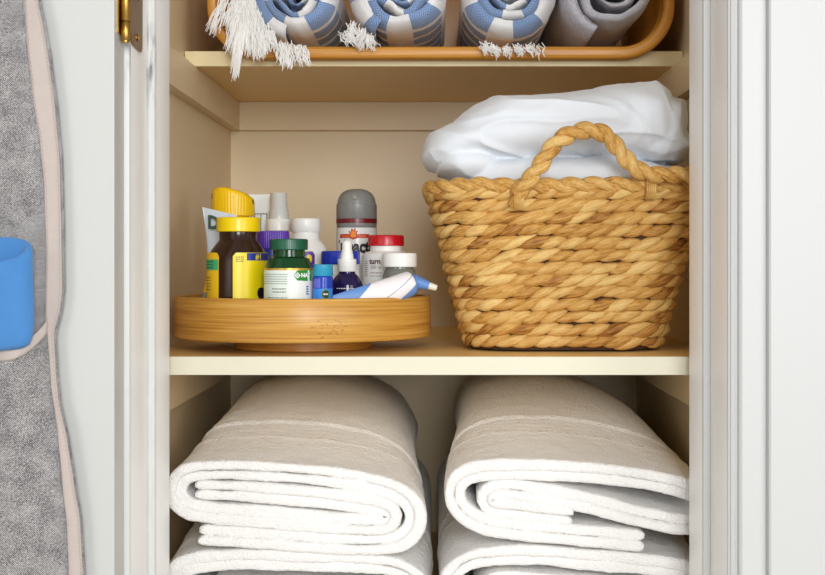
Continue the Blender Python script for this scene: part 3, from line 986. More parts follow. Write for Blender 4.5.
bk = thing('basket', 'woven tan water hyacinth basket with a twisted rope handle, filled with white bedding', 'basket', (BX, BY, 0))
body = MB(); body.tone = []
rnd = random.Random(11)
def grain(mb, p, t, nrm, L_, H_, D_, tilt, tone, nl=9, nr=8):
    """one flattened strand of the weave: a pointed leaf along t, bulging along nrm"""
    b = nrm.cross(t).normalized()
    if b.z < 0:
        b = -b
    tt_ = (t * math.cos(tilt) + b * math.sin(tilt)); bb = (b * math.cos(tilt) - t * math.sin(tilt))
    v = []; f = []; uv = []
    ou = rnd.random() * 40
    for i in range(nl + 1):
        s = -1 + 2 * i / nl
        wd = max(0.04, (1 - abs(s) ** 2.0)) ** 0.80
        sw = 0.10 * math.sin(s * PI * 0.9)
        for k in range(nr):
            a = 2 * PI * k / nr
            v.append(p + tt_ * (L_ * s) + bb * (H_ * (wd * math.sin(a) + sw)) + nrm * (D_ * (wd * math.cos(a) * (1 + 0.08 * math.sin(7 * s + ou)) - 0.30 * s * s)))
    for i in range(nl):
        for k in range(nr):
            q = (k + 1) % nr
            f.append((i * nr + k, i * nr + q, (i + 1) * nr + q, (i + 1) * nr + k))
            u0, u1 = ou + i / nl, ou + (i + 1) / nl
            uv.append(((u0, ou + k / nr), (u0, ou + (k + 1) / nr), (u1, ou + (k + 1) / nr), (u1, ou + k / nr)))
    f.append(tuple(range(nr))); uv.append(tuple((ou, ou) for _ in range(nr)))
    f.append(tuple(range(nl * nr, (nl + 1) * nr))); uv.append(tuple((ou, ou) for _ in range(nr)))
    mb.add(v, f, uv)
    mb.tone += [tone] * len(v)
rows_n = 13
for j in range(rows_n):
    zz = 0.0124 + (BH - 0.0165) * j / (rows_n - 1)
    a, b = half(zz)
    path = rrect(a, b, 0.055 if True else 0, 14)
    ring = resample(path, 0.0205, closed=True)
    n = len(ring)
    # dense ring for position at half offsets
    den = resample(path, 0.001, closed=True); nd = len(den)
    rowtone = rnd.uniform(-0.04, 0.04)
    ph = (j % 2) * 0.5 + rnd.uniform(-0.08, 0.08)
    slope = (0.155 - 0.1085) / BH
    for i in range(n):
        d = ((i + ph + rnd.uniform(-0.1, 0.1)) / n * nd) % nd
        p = den[int(d) % nd]; pn = den[(int(d) + 6) % nd]; pp = den[(int(d) - 6) % nd]
        t_ = (pn - pp).normalized()
        nr_ = Vector((t_.y, -t_.x, -slope * 0.8)).normalized()
        tone = min(1, max(0, rnd.gauss(0.52, 0.14) + rowtone))
        if rnd.random() < 0.06:
            tone = rnd.uniform(0.10, 0.25)
        grain(body, Vector((p.x, p.y, zz + 0.0022 * n3(p.x * 12, p.y * 12, j * 0.7) )), t_, nr_, 0.0225 * rnd.uniform(0.8, 1.2), 0.0068 * rnd.uniform(0.85, 1.18), 0.0078 * rnd.uniform(0.85, 1.2), 0.25 + rnd.uniform(-0.12, 0.12), tone)
body.build('woven_body', M['straw'], bk, angle=60)
# added shell behind the weave, coloured dark as shade in the gaps
mb = MB(); v = []; f = []
nr_ = 8
base = None
for j in range(nr_ + 1):
    zz = 0.002 + (BH - 0.004) * j / nr_
    a, b = half(zz)
    ring = rrect(a - 0.001, b - 0.001, 0.054, 8)
    for p in ring:
        v.append((p.x, p.y, zz))
    n = len(ring)
for j in range(nr_):
    for i in range(n):
        f.append((j * n + i, j * n + (i + 1) % n, (j + 1) * n + (i + 1) % n, (j + 1) * n + i))
f.append(tuple(range(n)))
mb.add(v, f)
sh = mb.build('weave_backing', M['gap_shade'], bk)
so = sh.modifiers.new('thick', 'SOLIDIFY'); so.thickness = 0.003; so.offset = -1

def rope(mb, pts, R, strands=2, pitch=0.045, sr=0.62, phase=0.0, seg=10):
    """twisted strands round a path"""
    n = len(pts)
    up = Vector((0.05, 0.2, 1)).normalized()
    fr = []; prev = None; acc = [0]
    for i in range(n):
        t_ = (pts[min(i + 1, n - 1)] - pts[max(i - 1, 0)]).normalized()
        a = (t_.cross(Vector((0, 1, 0.02)))).normalized() if prev is None else (prev - t_ * prev.dot(t_)).normalized()
        prev = a; fr.append((a, t_.cross(a)))
        if i:
            acc.append(acc[-1] + (pts[i] - pts[i - 1]).length)
    for s in range(strands):
        q = []; rads = []
        for i in range(n):
            w = 2 * PI * (acc[i] / pitch + s / strands) + phase
            a, b = fr[i]
            q.append(pts[i] + a * (R * (1 - sr) * 1.15 * math.cos(w)) + b * (R * (1 - sr) * 1.15 * math.sin(w)))
            rads.append(R * sr * (1 + 0.10 * n3(acc[i] * 60, s * 7.1, 1.3)))
        cnt = mb.tube(q, rads, seg)
        # tone drifts along the strand
        for i in range(n):
            tn = 0.45 + 0.34 * n3(acc[i] * 26, s * 3.7 + phase, 2.2)
            mb.tone += [tn] * seg

# rim
mb = MB(); mb.tone = []
a, b = half(BH)
rimp = resample(rrect(a + 0.0015, b + 0.0015, 0.058, 14), 0.0025, closed=True)
rim = [Vector((p.x, p.y, BH + 0.0035 + 0.0022 * n3(p.x * 9, p.y * 9, 3))) for p in rimp]
rim.append(rim[0].copy())
rope(mb, rim, 0.0094, 2, 0.050, 0.66)
mb.build('braided_rim', M['straw'], bk, angle=70)

def handle(name, pxs, depth, parent, flipy=1):
    mb = MB(); mb.tone = []
    pts = []
    for (x, y, dz) in pxs:
        p = P(x, y, depth + dz)
        pts.append(Vector((p.x - BX, (p.y - BY), p.z)))
    sm = resample(catmull([Vector(p) for p in pts], 10), 0.0022)
    rope(mb, sm, 0.0098, 2, 0.040, 0.64, 0.6)
    return mb.build(name, M['straw'], parent, angle=70)
hd = handle('rope_handle', [(516, 203, .0), (519, 192, -.006), (528, 181, -.012), (541, 164, -.012), (555, 144, -.012), (573, 133, -.012), (592, 130.5, -.012), (607, 136, -.012), (620, 151, -.012), (634, 167, -.012), (650, 174, -.012), (672, 175, -.010), (692, 175, -.008), (704, 182, 0.0)], 1.4115, bk)
# back handle, folded down inside behind the bedding
bh = MB(); bh.tone = []
yb = half(BH)[1]
bp_ = resample(catmull([Vector((0.05 * c, yb + 0.010, BH + dz)) for c, dz in ((-1.15, -0.012), (-1.1, 0.008), (-0.8, 0.025), (0, 0.036), (0.8, 0.025), (1.1, 0.008), (1.15, -0.012))], 10), 0.0025)
rope(bh, bp_, 0.0105, 2, 0.040, 0.64)
bh.build('rope_handle', M['straw'], bk, angle=70)
# lashings that tie the handle to the rim
for (px, py) in ((519, 195), (651, 184)):
    mb = MB(); mb.tone = []
    for k in range(5):
        p = P(px - 4 + 2.0 * k, py, 1.404)
        c = Vector((p.x - BX, p.y - BY, p.z))
        loop = []
        for q in range(17):
            w = PI * 1.5 * q / 16 + 0.6
            loop.append(c + Vector((0.0006 * math.sin(3 * q), -0.0060 * math.sin(w) + 0.002, 0.0125 * math.cos(w) - 0.003)))
        cn = mb.tube(loop, 0.0014, 6); mb.tone += [0.42 + 0.05 * k] * cn
    mb.build('lashing', M['straw'], hd)

# ------------------------------------------------------------------ bedding in the basket
def blob(mb, c, rx, ry, rz, e1=0.55, e2=0.6, rot=0.0, nu=64, nv=32):
    v = []; f = []
    def sp(w, e):
        return math.copysign(abs(w) ** e, w)
    cr, sr_ = math.cos(rot), math.sin(rot)
    for j in range(nv + 1):
        ph = -PI / 2 + PI * j / nv
        for i in range(nu):
            th = 2 * PI * i / nu
            x = rx * sp(math.cos(ph), e1) * sp(math.cos(th), e2)
            y = ry * sp(math.cos(ph), e1) * sp(math.sin(th), e2)
            z_ = rz * sp(math.sin(ph), e1)
            v.append((c[0] + x * cr - z_ * sr_, c[1] + y, c[2] + x * sr_ + z_ * cr))
    for j in range(nv):
        for i in range(nu):
            f.append((j * nu + i, j * nu + (i + 1) % nu, (j + 1) * nu + (i + 1) % nu, (j + 1) * nu + i))
    mb.add(v, f)
mb = MB()
# upper lobe, lower lobe, the fold joining them at the left, and the loose corner at the right
def at(px, py, z):
    p = P(px, py, z); return (p.x, p.y, p.z)
zc = 1.525
blob(mb, at(556, 130, zc), 0.128, 0.095, 0.0400, 0.80, 0.55, 0.085)
blob(mb, at(515, 128, zc), 0.080, 0.088, 0.0330, 0.9, 0.7, 0.12)
blob(mb, at(620, 127, zc), 0.062, 0.090, 0.0440, 0.75, 0.55, 0.02)
blob(mb, at(654, 133, zc), 0.031, 0.080, 0.0370, 0.5, 0.5, -0.06)
blob(mb, at(472, 143, zc), 0.062, 0.085, 0.0300, 1.0, 0.85, 0.32)
blob(mb, at(566, 179, zc), 0.134, 0.088, 0.0235, 0.75, 0.6, -0.02)
blob(mb, at(470, 166, zc), 0.040, 0.082, 0.0260, 0.95, 0.8, -0.25)
ob = mb.build('duvet', M['duvet'], None)
rm = ob.modifiers.new('remesh', 'REMESH'); rm.mode = 'VOXEL'; rm.voxel_size = 0.0020
smm = ob.modifiers.new('smooth', 'SMOOTH'); smm.factor = 0.5; smm.iterations = 5
bpy.context.view_layer.update()
me = bpy.data.meshes.new_from_object(ob.evaluated_get(bpy.context.evaluated_depsgraph_get()))
ob.modifiers.clear(); ob.data = me
me.name = 'duvet'
def wrinkle(p):
    q = Vector((p.x * 7 + 0.8 * p.z * 7, p.y * 6, p.z * 17))
    a = noise.noise(q + Vector((noise.noise(q * 0.7) * 1.3, 3.1, 0)))
    b_ = 1 - abs(noise.noise(Vector((p.x * 16 + p.z * 22, p.y * 10, p.z * 26 - p.x * 9))))
    wr = sstep(0.19, 0.29, p.x)
    c_ = noise.noise(Vector((p.x * 60, p.y * 30, p.z * 22)))
    lf = sstep(0.06, 0.0, p.x)
    d_ = noise.noise(Vector((p.x * 22 - p.z * 40, p.y * 14, p.z * 30 + p.x * 20)))
    e_ = (1 - abs(noise.noise(Vector((p.x * 9 - p.z * 14 + 4, p.y * 5, p.z * 34 + p.x * 6))))) ** 6
    f_ = (1 - abs(noise.noise(Vector((p.x * 42 + 9, p.y * 12, p.z * 18 - p.x * 12))))) ** 5
    return 0.0030 * a + 0.0040 * e_ + 0.0042 * max(0, b_ - 0.72) * (0.6 + 0.9 * wr) * 2 + 0.0030 * wr * (c_ + f_) + 0.0040 * lf * d_ + 0.0022 * lf * f_
nor = [v.normal.copy() for v in me.vertices]
for v_, nn in zip(me.vertices, nor):
    v_.co = v_.co + nn * wrinkle(v_.co)
me.polygons.foreach_set('use_smooth', [True] * len(me.polygons))
me.update()
tag(ob, 'white cotton duvet folded over and stuffed into the woven basket', 'duvet')

# ------------------------------------------------------------------ folded towels
def ribbon(mb, path, th, y0, y1, ny, fn, uv0=0.0, taper=True, edge=0.004):
    """a thick cloth whose cross-section follows path (x,z pairs), extruded along y; fn deforms points"""
    n = len(path)
    nrm = []
    for i in range(n):
        d = path[min(i + 1, n - 1)] - path[max(i - 1, 0)]
        d.normalize(); nrm.append(Vector((-d.y, d.x)))
    ys = [y0, y0 + edge * 0.15, y0 + edge * 0.5, y0 + edge]
    tk = [0.45, 0.74, 0.94, 1.0]
    if ny is None:
        ya = y0 + edge
        while ya < y1 - 0.02:
            ya += 0.0032 if ya < 0.21 else 0.015
            ys.append(ya); tk.append(1.0)
    else:
        for k in range(1, ny + 1):
            ys.append(y0 + edge + (y1 - y0 - 2 * edge) * k / ny); tk.append(1.0)
    ys.append(y1); tk.append(0.5)
    loop = []
    for i in range(n):
        e = min(i, n - 1 - i)
        loop.append((i, 1, [0.45, 0.8, 0.95][e] if e < 3 else 1))
    for i in range(n - 1, -1, -1):
        e = min(i, n - 1 - i)
        loop.append((i, -1, [0.45, 0.8, 0.95][e] if e < 3 else 1))
    m = len(loop)
    L = [0]
    for i in range(1, n):
        L.append(L[-1] + (path[i] - path[i - 1]).length)
    v = []; f = []; uv = []
    for y, k in zip(ys, tk):
        for (i, s, q) in loop:
            p = path[i] + nrm[i] * (s * th / 2 * k * q)
            v.append(fn(p.x, y, p.y, L[i], nrm[i] * s))
    for j in range(len(ys) - 1):
        for i in range(m):
            q = (i + 1) % m
            f.append((j * m + i, j * m + q, (j + 1) * m + q, (j + 1) * m + i))
            la, lb = L[loop[i][0]] + uv0, L[loop[q][0]] + uv0
            va, vb = ys[j] - (1 - tk[j]) * th * 0.8, ys[j + 1] - (1 - tk[j + 1]) * th * 0.8
            uv.append(((la, va), (lb, va), (lb, vb), (la, vb)))
    for j in (0, len(ys) - 1):
        for i in range(n - 1):
            f.append((j * m + i, j * m + i + 1, j * m + (m - 2 - i), j * m + (m - 1 - i)))
            la, lb = L[i] + uv0, L[i + 1] + uv0
            uv.append(((la, ys[j] - th * 0.45), (lb, ys[j] - th * 0.45), (lb, ys[j] - th * 0.9), (la, ys[j] - th * 0.9)))
    mb.add(v, f, uv)

def offset_path(path, d):
    out = []
    n = len(path)
    for i in range(n):
        t_ = path[min(i + 1, n - 1)] - path[max(i - 1, 0)]
        t_.normalize()
        out.append(path[i] + Vector((-t_.y, t_.x)) * d)
    return out

TZ = 1.392
def pxpath(pts, dy=0.0, step=0.0042):
    q = []
    for (x, y) in pts:
        p = P(x, y + dy, TZ); q.append(Vector((p.x, p.z)))
    return [Vector((p.x, p.y)) for p in resample(catmull([Vector((a.x, a.y, 0)) for a in q], 10), step)]

def make_towel(label, pts, xc, y0, y1, dy, seedv, narrow, band, crown):
    path = pxpath(pts, dy)
    def fn(x, y, z_, l, nrm):
        s = sstep(0.0, 0.34, y)
        wob = 0.0034 * n3(x * 14 + seedv, y * 9, z_ * 20) + 0.0012 * n3(x * 45, y * 38, z_ * 60 + seedv)
        zz = ZLS + (z_ - ZLS) * (1 + 0.275 * s * (1 - 0.15 * sstep(0.4, 0.6, y)))
        dx = (x - xc) / 0.135
        hgt = (z_ - ZLS) / 0.21
        xx = xc + (x - xc) * (1 - narrow * s * (0.35 + 0.65 * sstep(0.35, 1.0, hgt)))
        zz += crown * s * (0.35 - dx * dx) * sstep(0.3, 1.0, hgt)
        # terry pile and the flat woven border across the cloth
        pile = 0.0009 * n3(x * 260, y * 260, z_ * 260)
        inb = sstep(band - 0.024, band - 0.0215, y) * (1 - sstep(band + 0.0215, band + 0.024, y))
        off_l = 0.0022 * n3(l * 26 + seedv, 2.2, y * 6)
        ridge = math.exp(-((y - band + 0.024) / 0.0035) ** 2) + math.exp(-((y - band - 0.024) / 0.0035) ** 2)
        off = pile * (1 - inb) + wob * 0.6 + off_l * 0.35 - 0.0014 * inb + 0.0012 * ridge + inb * 0.0003 * math.sin(y * 1400)
        # the front hem waves a little
        yy = y + (0.004 * n3(l * 11, seedv, 0.5) + 0.0016 * n3(l * 70, seedv, 1.5)) * (1 - sstep(0, 0.05, y - y0))
        return Vector((xx + nrm.x * off, yy, zz + nrm.y * off))
    mb = MB()
    ribbon(mb, offset_path(path, 0.00550), 0.0122, y0, y1, None, fn)
    ribbon(mb, offset_path(path, -0.00550), 0.0122, y0 + 0.0025, y1 - 0.002, None, fn)
    o = mb.build('towel', M['terry'], None, angle=180)
    tag(o, label, 'towel', 'folded white bath towels')
    return o

Lp = [(196, 489), (250, 491), (310, 496), (366, 503), (386, 509), (391, 517), (380, 524), (340, 523), (270, 517), (210, 512), (188, 507), (177, 495), (180, 480), (196, 471), (250, 470), (320, 475), (372, 483), (402, 494), (415, 511), (412, 530), (396, 541), (360, 544), (290, 540), (200, 534)]
Lp2 = [(330, 570), (270, 568), (205, 562), (184, 557), (178, 566), (188, 579), (230, 583), (300, 589), (370, 596), (392, 606), (384, 616), (330, 617), (240, 612), (200, 606)]
Rp = [(643, 540), (600, 536), (540, 531), (490, 525), (466, 514), (455, 498), (459, 480), (480, 471), (530, 469), (600, 473), (660, 482), (694, 491), (709, 503), (704, 518), (684, 524), (640, 516), (580, 501), (515, 490), (494, 491), (487, 499), (496, 507), (530, 511), (572, 516)]
low_dy = 0
make_towel('folded white bath towel on top of the left stack', Lp, -0.146, 0.004, 0.60, 0, 1.7, 0.17, 0.125, 0.020)
Ltop = [(210, 592), (300, 598), (372, 604), (394, 609), (400, 618), (388, 626), (330, 624), (240, 618), (198, 613), (180, 606), (170, 594), (172, 578), (188, 565), (240, 560), (330, 562), (386, 566), (412, 576), (421, 596), (416, 622), (396, 636), (330, 638), (250, 635), (205, 632)]
make_towel('folded white bath towel lying under the top towel of the left stack', Ltop, -0.146, 0.010, 0.61, 0, 5.2, 0.03, 0.16, 0.006)
make_towel('folded white bath towel on top of the right stack', Rp, 0.150, 0.004, 0.60, 0, 9.4, 0.17, 0.135, 0.020)
Rtop = [(640, 632), (600, 634), (540, 632), (490, 628), (464, 620), (450, 600), (452, 576), (474, 560), (530, 556), (600, 561), (660, 567), (692, 574), (702, 586), (692, 596), (650, 594), (580, 587), (515, 582), (494, 583), (486, 594), (496, 606), (540, 610), (620, 614)]
make_towel('folded white bath towel lying under the top towel of the right stack', Rtop, 0.150, 0.010, 0.61, 0, 13.1, 0.03, 0.17, 0.006)

# ------------------------------------------------------------------ tray of rolled towels on the upper shelf
LZ0, LZ1 = 0.3597, 0.5600
LX0, LX1 = -0.2868, 0.3046
YL0, YL1 = 1.613 - SZ, 1.636 - SZ
def rr_ring(x0, x1, z0, z1, rc, n=14):
    cx, cz_ = (x0 + x1) / 2, (z0 + z1) / 2
    return [Vector((cx + p.x, 0, cz_ + p.y)) for p in rrect((x1 - x0) / 2, (z1 - z0) / 2, rc, n)]
tr = thing('tray', 'amber bamboo tray with rounded corners holding the rolled towels on the upper shelf', 'tray', (0.009, 0.40, ZUT))
OFF = Vector((0.009, 0.40, ZUT))
def ring_solid(outer, inner, y0, y1, bev=0.002):
    n = len(outer); v = []; f = []; uv = []
    L = [0]
    for i in range(n):
        L.append(L[-1] + (outer[(i + 1) % n] - outer[i]).length)
    prof = [(1, y0 + bev), (1, y1), (0, y1), (0, y0 + bev), (0.12, y0 + 0.3 * bev), (0.3, y0), (0.7, y0), (0.88, y0 + 0.3 * bev)]
    for (w, y) in prof:
        for a, b in zip(outer, inner):
            p = b.lerp(a, w); v.append((p.x - OFF.x, y - OFF.y, p.z - OFF.z))
    m = len(prof)
    acc = 0
    for k in range(m):
        q = (k + 1) % m
        for i in range(n):
            ii = (i + 1) % n
            f.append((k * n + i, k * n + ii, q * n + ii, q * n + i))
            uv.append(((L[i], acc), (L[i + 1], acc), (L[i + 1], acc + 0.01), (L[i], acc + 0.01)))
        acc += 0.01
    mb = MB(); mb.add(v, f, uv); return mb
lipo = rr_ring(LX0, LX1, LZ0, LZ1, 0.066); lipi = rr_ring(LX0 + 0.0135, LX1 - 0.0135, LZ0 + 0.0150, LZ1 - 0.0135, 0.0545)
ring_solid(lipo, lipi, YL0, YL1, 0.003).build('rim', M['bamboo_dark'], tr, angle=50)
bo = rr_ring(LX0 + 0.0100, LX1 - 0.0100, ZUT, LZ1 - 0.010, 0.056); bi = rr_ring(LX0 + 0.0145, LX1 - 0.0145, ZUT + 0.0040, LZ1 - 0.0145, 0.052)
ring_solid(bo, bi, YL1 - 0.001, 0.60, 0.001).build('tray_wall', M['bamboo_dark'], tr, angle=50)
mb = MB(); n = len(bo)
mb.add([(p.x - OFF.x, 0.594 - OFF.y, p.z - OFF.z) for p in bo] + [(p.x - OFF.x, 0.600 - OFF.y, p.z - OFF.z) for p in bo], [tuple(range(n)), tuple(range(n, 2 * n))] + [(i, (i + 1) % n, n + (i + 1) % n, n + i) for i in range(n)])
mb.build('tray_bottom', M['bamboo_dark'], tr, smooth=False)

ZR = ZUT + 0.0046
def roll(label, cx, R, turns, mat_, seedv, th=0.0062, start=0.9, y0=0.206, sq=1.0, group='towels rolled in the bamboo tray', rot=1.0, bun=0.31):
    t = thing('rolled_towel', label, 'towel', (cx, 0.40, ZR), group)
    c = Vector((0, R * sq))
    n = 420
    path = []
    r0 = 0.009
    for i in range(n + 1):
        w = i / n
        a = start + 2 * PI * turns * w * rot
        rr = r0 + (R - th / 2 - r0 - 0.0005) * w ** 0.86
        # crumpled inner folds
        rr *= 1 + (0.42 * (1 - w) + 0.03) * n3(math.cos(a) * 1.1 + seedv, math.sin(a) * 1.1, w * 2.6) * (1 if w < 0.8 else 0.5)
        rr = min(rr, R - th / 2)
        path.append(Vector((c.x + rr * math.cos(a), c.y + rr * math.sin(a) * sq, 0)))
    path = [Vector((p.x, p.y)) for p in resample(path, 0.0022)]
    total = len(path)
    def fn(x, y, z_, l, nrm):
        d = math.hypot(x, z_ - c.y) / R
        wv = 0.007 * n3(l * 14, seedv, 0.3) + 0.003 * n3(l * 55, seedv, 4.0)
        bulge = -0.026 * (1 - d) + 0.040 * sstep(0.45, 0.12, d)          # layers step outwards, the heart sits deeper
        k = 1 - sstep(0, 0.09, y - y0)
        tt_ = min(1.0, max(0.0, (y - y0) / 0.042))
        kb = 1 - bun * (1 - math.sqrt(max(0.0, 1 - (1 - tt_) ** 2)))
        off = 0.0012 * n3(x * 60, y * 30, z_ * 60 + seedv) + 0.0004 * n3(x * 300, y * 300, z_ * 300)
        yy = y + (wv + bulge) * k
        zz = c.y - 0.004 * (1 - kb) / bun + (max(z_ + nrm.y * off, 0.0002) - c.y) * kb
        return Vector(((x + nrm.x * off) * kb, yy - 0.40, zz))
    mb = MB()
    ribbon(mb, path, th, y0, 0.55, 60, fn, edge=0.0045)
    mb.build('rolled_cloth', mat_, t, angle=180)
    return t

def clump(mb, root, tip, n, spread_r, spread_t, rad=0.00062, sag=0.0, seedv=0, wav=0.0022):
    rn = random.Random(seedv)
    for k in range(n):
        a = Vector(root) + Vector((rn.gauss(0, spread_r), rn.gauss(0, 0.002), rn.gauss(0, spread_r * 0.5)))
        b_ = Vector(tip) + Vector((rn.gauss(0, spread_t), rn.gauss(0, 0.0022), rn.gauss(0, spread_t * 0.9)))
        pts = []
        ph, fq = rn.random() * 6, rn.uniform(4, 10)
        for i in range(10):
            w = i / 9
            p = a.lerp(b_, w)
            bow = math.sin(PI * w)
            p += Vector((wav * bow * math.sin(ph + fq * w), -sag * bow + 0.3 * wav * math.cos(ph * 2 + fq * w), wav * 0.4 * bow * math.cos(ph + 3 * w)))
            pts.append(p)
        mb.tube(pts, [rad] * 8 + [rad * 0.85, rad * 0.45], 5)

# blue checked rolls
r1 = roll('blue and white checked towel roll with a long white fringe, first from the left', (297 - VX) / 788.0, 0.0610, 3.3, M['blue_check'][0], 2.3, start=2.6)
r2 = roll('blue and white checked towel roll, middle one of the three checked rolls', (401 - VX) / 788.0, 0.0675, 3.6, M['blue_check'][1], 6.1, start=0.4)
r3 = roll('blue and white checked towel roll lying against the grey roll', (506 - VX) / 788.0, 0.0660, 3.5, M['blue_check'][2], 8.7, start=4.0)
r4 = roll('heather grey towel roll at the right end of the bamboo tray', (608 - VX) / 788.0, 0.0665, 2.5, M['grey_wool'], 3.9, th=0.0085, start=1.2, bun=0.20)

def rel(t, px, py, z):
    p = P(px, py, z)
    return Vector((p.x - t.location.x, p.y - t.location.y, p.z - t.location.z))
mb = MB()
zf_ = 1.598
cl = [((228, -12), (213, 31), 24, .0030, .0045), ((238, -12), (226, 26), 26, .0045, .0050), ((243, -6), (230, 48), 40, .0050, .0045), ((246, 0), (236, 76), 46, .0042, .0030), ((240, 8), (234, 66), 24, .0040, .0035),
      ((252, -4), (247, 52), 42, .0050, .0045), ((258, 8), (256, 56), 36, .0045, .0045), ((262, 20), (265, 55), 32, .0045, .0040), ((268, 30), (274, 50), 26, .0040, .0040),
      ((262, -8), (262, 28), 30, .0060, .0060), ((252, -14), (246, 20), 40, .0060, .0060),
      ((280, 43), (282, 66), 22, .0035, .0032), ((288, 45), (290, 67), 22, .0032, .0028), ((297, 46), (299, 64), 16, .0030, .0028), ((303, 46), (309, 66), 12, .0022, .0018)]
for i, (a, b_, nn, s0, s1) in enumerate(cl):
    clump(mb, rel(r1, *a, zf_), rel(r1, *b_, zf_ - 0.006), nn, s0, s1, sag=0.002, seedv=i)
mb.build('fringe', M['fringe'], r1)
# white end of the cloth draped down from the roll to the fringe
mb = MB(); v = []; f = []
nu, nv = 20, 16
for j in range(nv + 1):
    for i in range(nu + 1):
        u, w = i / nu, j / nv
        px = 246 + 46 * u - 4 * w + 2.0 * math.sin(w * 5 + u * 4)
        py = -14 + (54 - 14 * math.sin(u * 2.6) + 14 * u) * w
        z_ = 1.6035 - 0.003 * math.sin(u * 9 + w * 2) + 0.0015 * math.sin(u * 23) 
        if u > 0.55 and w < 0.62:
            pass
        v.append(rel(r1, px, py, z_))
for j in range(nv):
    for i in range(nu):
        u, w = i / nu, j / nv
        if u > 0.40:
            continue
        a = j * (nu + 1) + i
        f.append((a, a + 1, a + nu + 2, a + nu + 1))
mb.add(v, f)
fl = mb.build('loose_end', M['fringe'], r1)
so = fl.modifiers.new('thick', 'SOLIDIFY'); so.thickness = 0.0022
ss = fl.modifiers.new('sub', 'SUBSURF'); ss.levels = 1; ss.render_levels = 1
mb = MB()
for i, (a, b_, nn) in enumerate((((352, 24), (350, 42), 26), ((360, 30), (362, 45), 30), ((368, 36), (372, 46), 22), ((345, 34), (356, 46), 16))):
    clump(mb, rel(r2, *a, 1.602), rel(r2, *b_, 1.600), nn, .004, .005, seedv=40 + i, wav=0.0028, rad=0.0005)
mb.build('fringe', M['fringe'], r2)
mb = MB()
for i, (a, b_, nn) in enumerate((((484, 44), (486, 52), 26), ((494, 46), (496, 53), 30), ((506, 47), (508, 54), 30), ((518, 46), (520, 54), 26), ((528, 45), (532, 53), 18), ((536, 44), (541, 58), 7))):
    clump(mb, rel(r3, *a, 1.600), rel(r3, *b_, 1.598), nn, .004, .0035, seedv=60 + i, wav=0.0028, rad=0.0005)
mb.build('fringe', M['fringe'], r3)

# ------------------------------------------------------------------ apron hanging on the door
AZ = 1.168
def edge_curve(pts):
    ys = [p[1] for p in pts]
    def g(y):
        if y <= ys[0]:
            return pts[0][0] + (y - ys[0]) * (pts[1][0] - pts[0][0]) / (ys[1] - ys[0])
        for (x0, y0), (x1, y1) in zip(pts, pts[1:]):
            if y <= y1:
                t_ = (y - y0) / (y1 - y0)
                t_ = t_ * t_ * (3 - 2 * t_) * 0.3 + t_ * 0.7
                return x0 + (x1 - x0) * t_
        return pts[-1][0] + (y - ys[-1]) * (pts[-1][0] - pts[-2][0]) / (ys[-1] - ys[-2])
    return g
eR = edge_curve([(41, 0), (47, 30), (52, 60), (58, 110), (62, 160), (64, 230), (64.5, 290), (62, 310), (56, 335), (58, 370), (61, 400), (70, 440), (76, 480), (82, 520), (85, 575)])
bL = edge_curve([(24, 0), (28, 45), (34, 95), (41, 140), (45, 190), (46.5, 250), (46, 300), (46, 330), (50, 385), (57, 430), (62, 480), (67, 525), (69, 575)])
bR = edge_curve([(38, 0), (44, 30), (49, 60), (55, 110), (59, 160), (61, 230), (62, 290), (60, 308), (54, 333), (56, 370), (59, 400), (68, 440), (74, 480), (80, 520), (83, 575)])
ap = thing('apron', 'grey chambray apron with taupe bound edges hanging on the open door', 'apron', (-0.46, AZ - SZ, 0.1))
AO = Vector((-0.46, AZ - SZ, 0.1))
def fold(x, zz):
    return 0.0050 * math.sin(x * 55 + zz * 5) + 0.0026 * math.sin(x * 120 - zz * 9) + 0.0012 * n3(x * 40, zz * 25, 2.0)
def cloth(rows, lx, rx, dpt, ncol, th, uvk=1.0, ytop=-60, ybot=640):
    mb = MB(); v = []; f = []; uv = []
    for j in range(rows + 1):
        py = ytop + (ybot - ytop) * j / rows
        a, b_ = lx(py), rx(py)
        for i in range(ncol + 1):
            px = a + (b_ - a) * i / ncol
            p = P(px, py, AZ)
            y = AZ - SZ + fold(p.x, p.z) * sstep(0, 0.03, P(eR(py), py, AZ).x - p.x + 0.012) - dpt
            v.append((p.x - AO.x, y - AO.y, p.z - AO.z))
    for j in range(rows):
        for i in range(ncol):
            q = j * (ncol + 1) + i
            fc = (q, q + 1, q + ncol + 2, q + ncol + 1)
            f.append(fc); uv.append(tuple((v[k][0], v[k][2]) for k in fc))
    mb.add(v, f, uv); return mb
def with_thick(o, t_, off=1):
    m = o.modifiers.new('thick', 'SOLIDIFY'); m.thickness = t_; m.offset = 0
    return o
with_thick(cloth(120, lambda y: -150, lambda y: eR(y) , 0.0, 60, 0.001).build('apron_body', M['chambray'], ap), 0.0012)
with_thick(cloth(160, bL, bR, 0.0016, 8, 0.001).build('edge_binding', M['binding'], ap), 0.0014)
mb = MB()
for j in range(150):
    py = -40 + j * 4.4
    for g, dx in ((bL, 1.6), (bR, -1.6)):
        pts = []
        for q in (0, 2.6):
            p = P(g(py + q) + dx, py + q, AZ)
            y = AZ - SZ + fold(p.x, p.z) * sstep(0, 0.03, P(eR(py), py, AZ).x - p.x + 0.012) - 0.0026
            pts.append((p.x - AO.x, y - AO.y, p.z - AO.z))
        mb.tube(pts, 0.0004, 5)
mb.build('stitching', M['stitch'], ap)
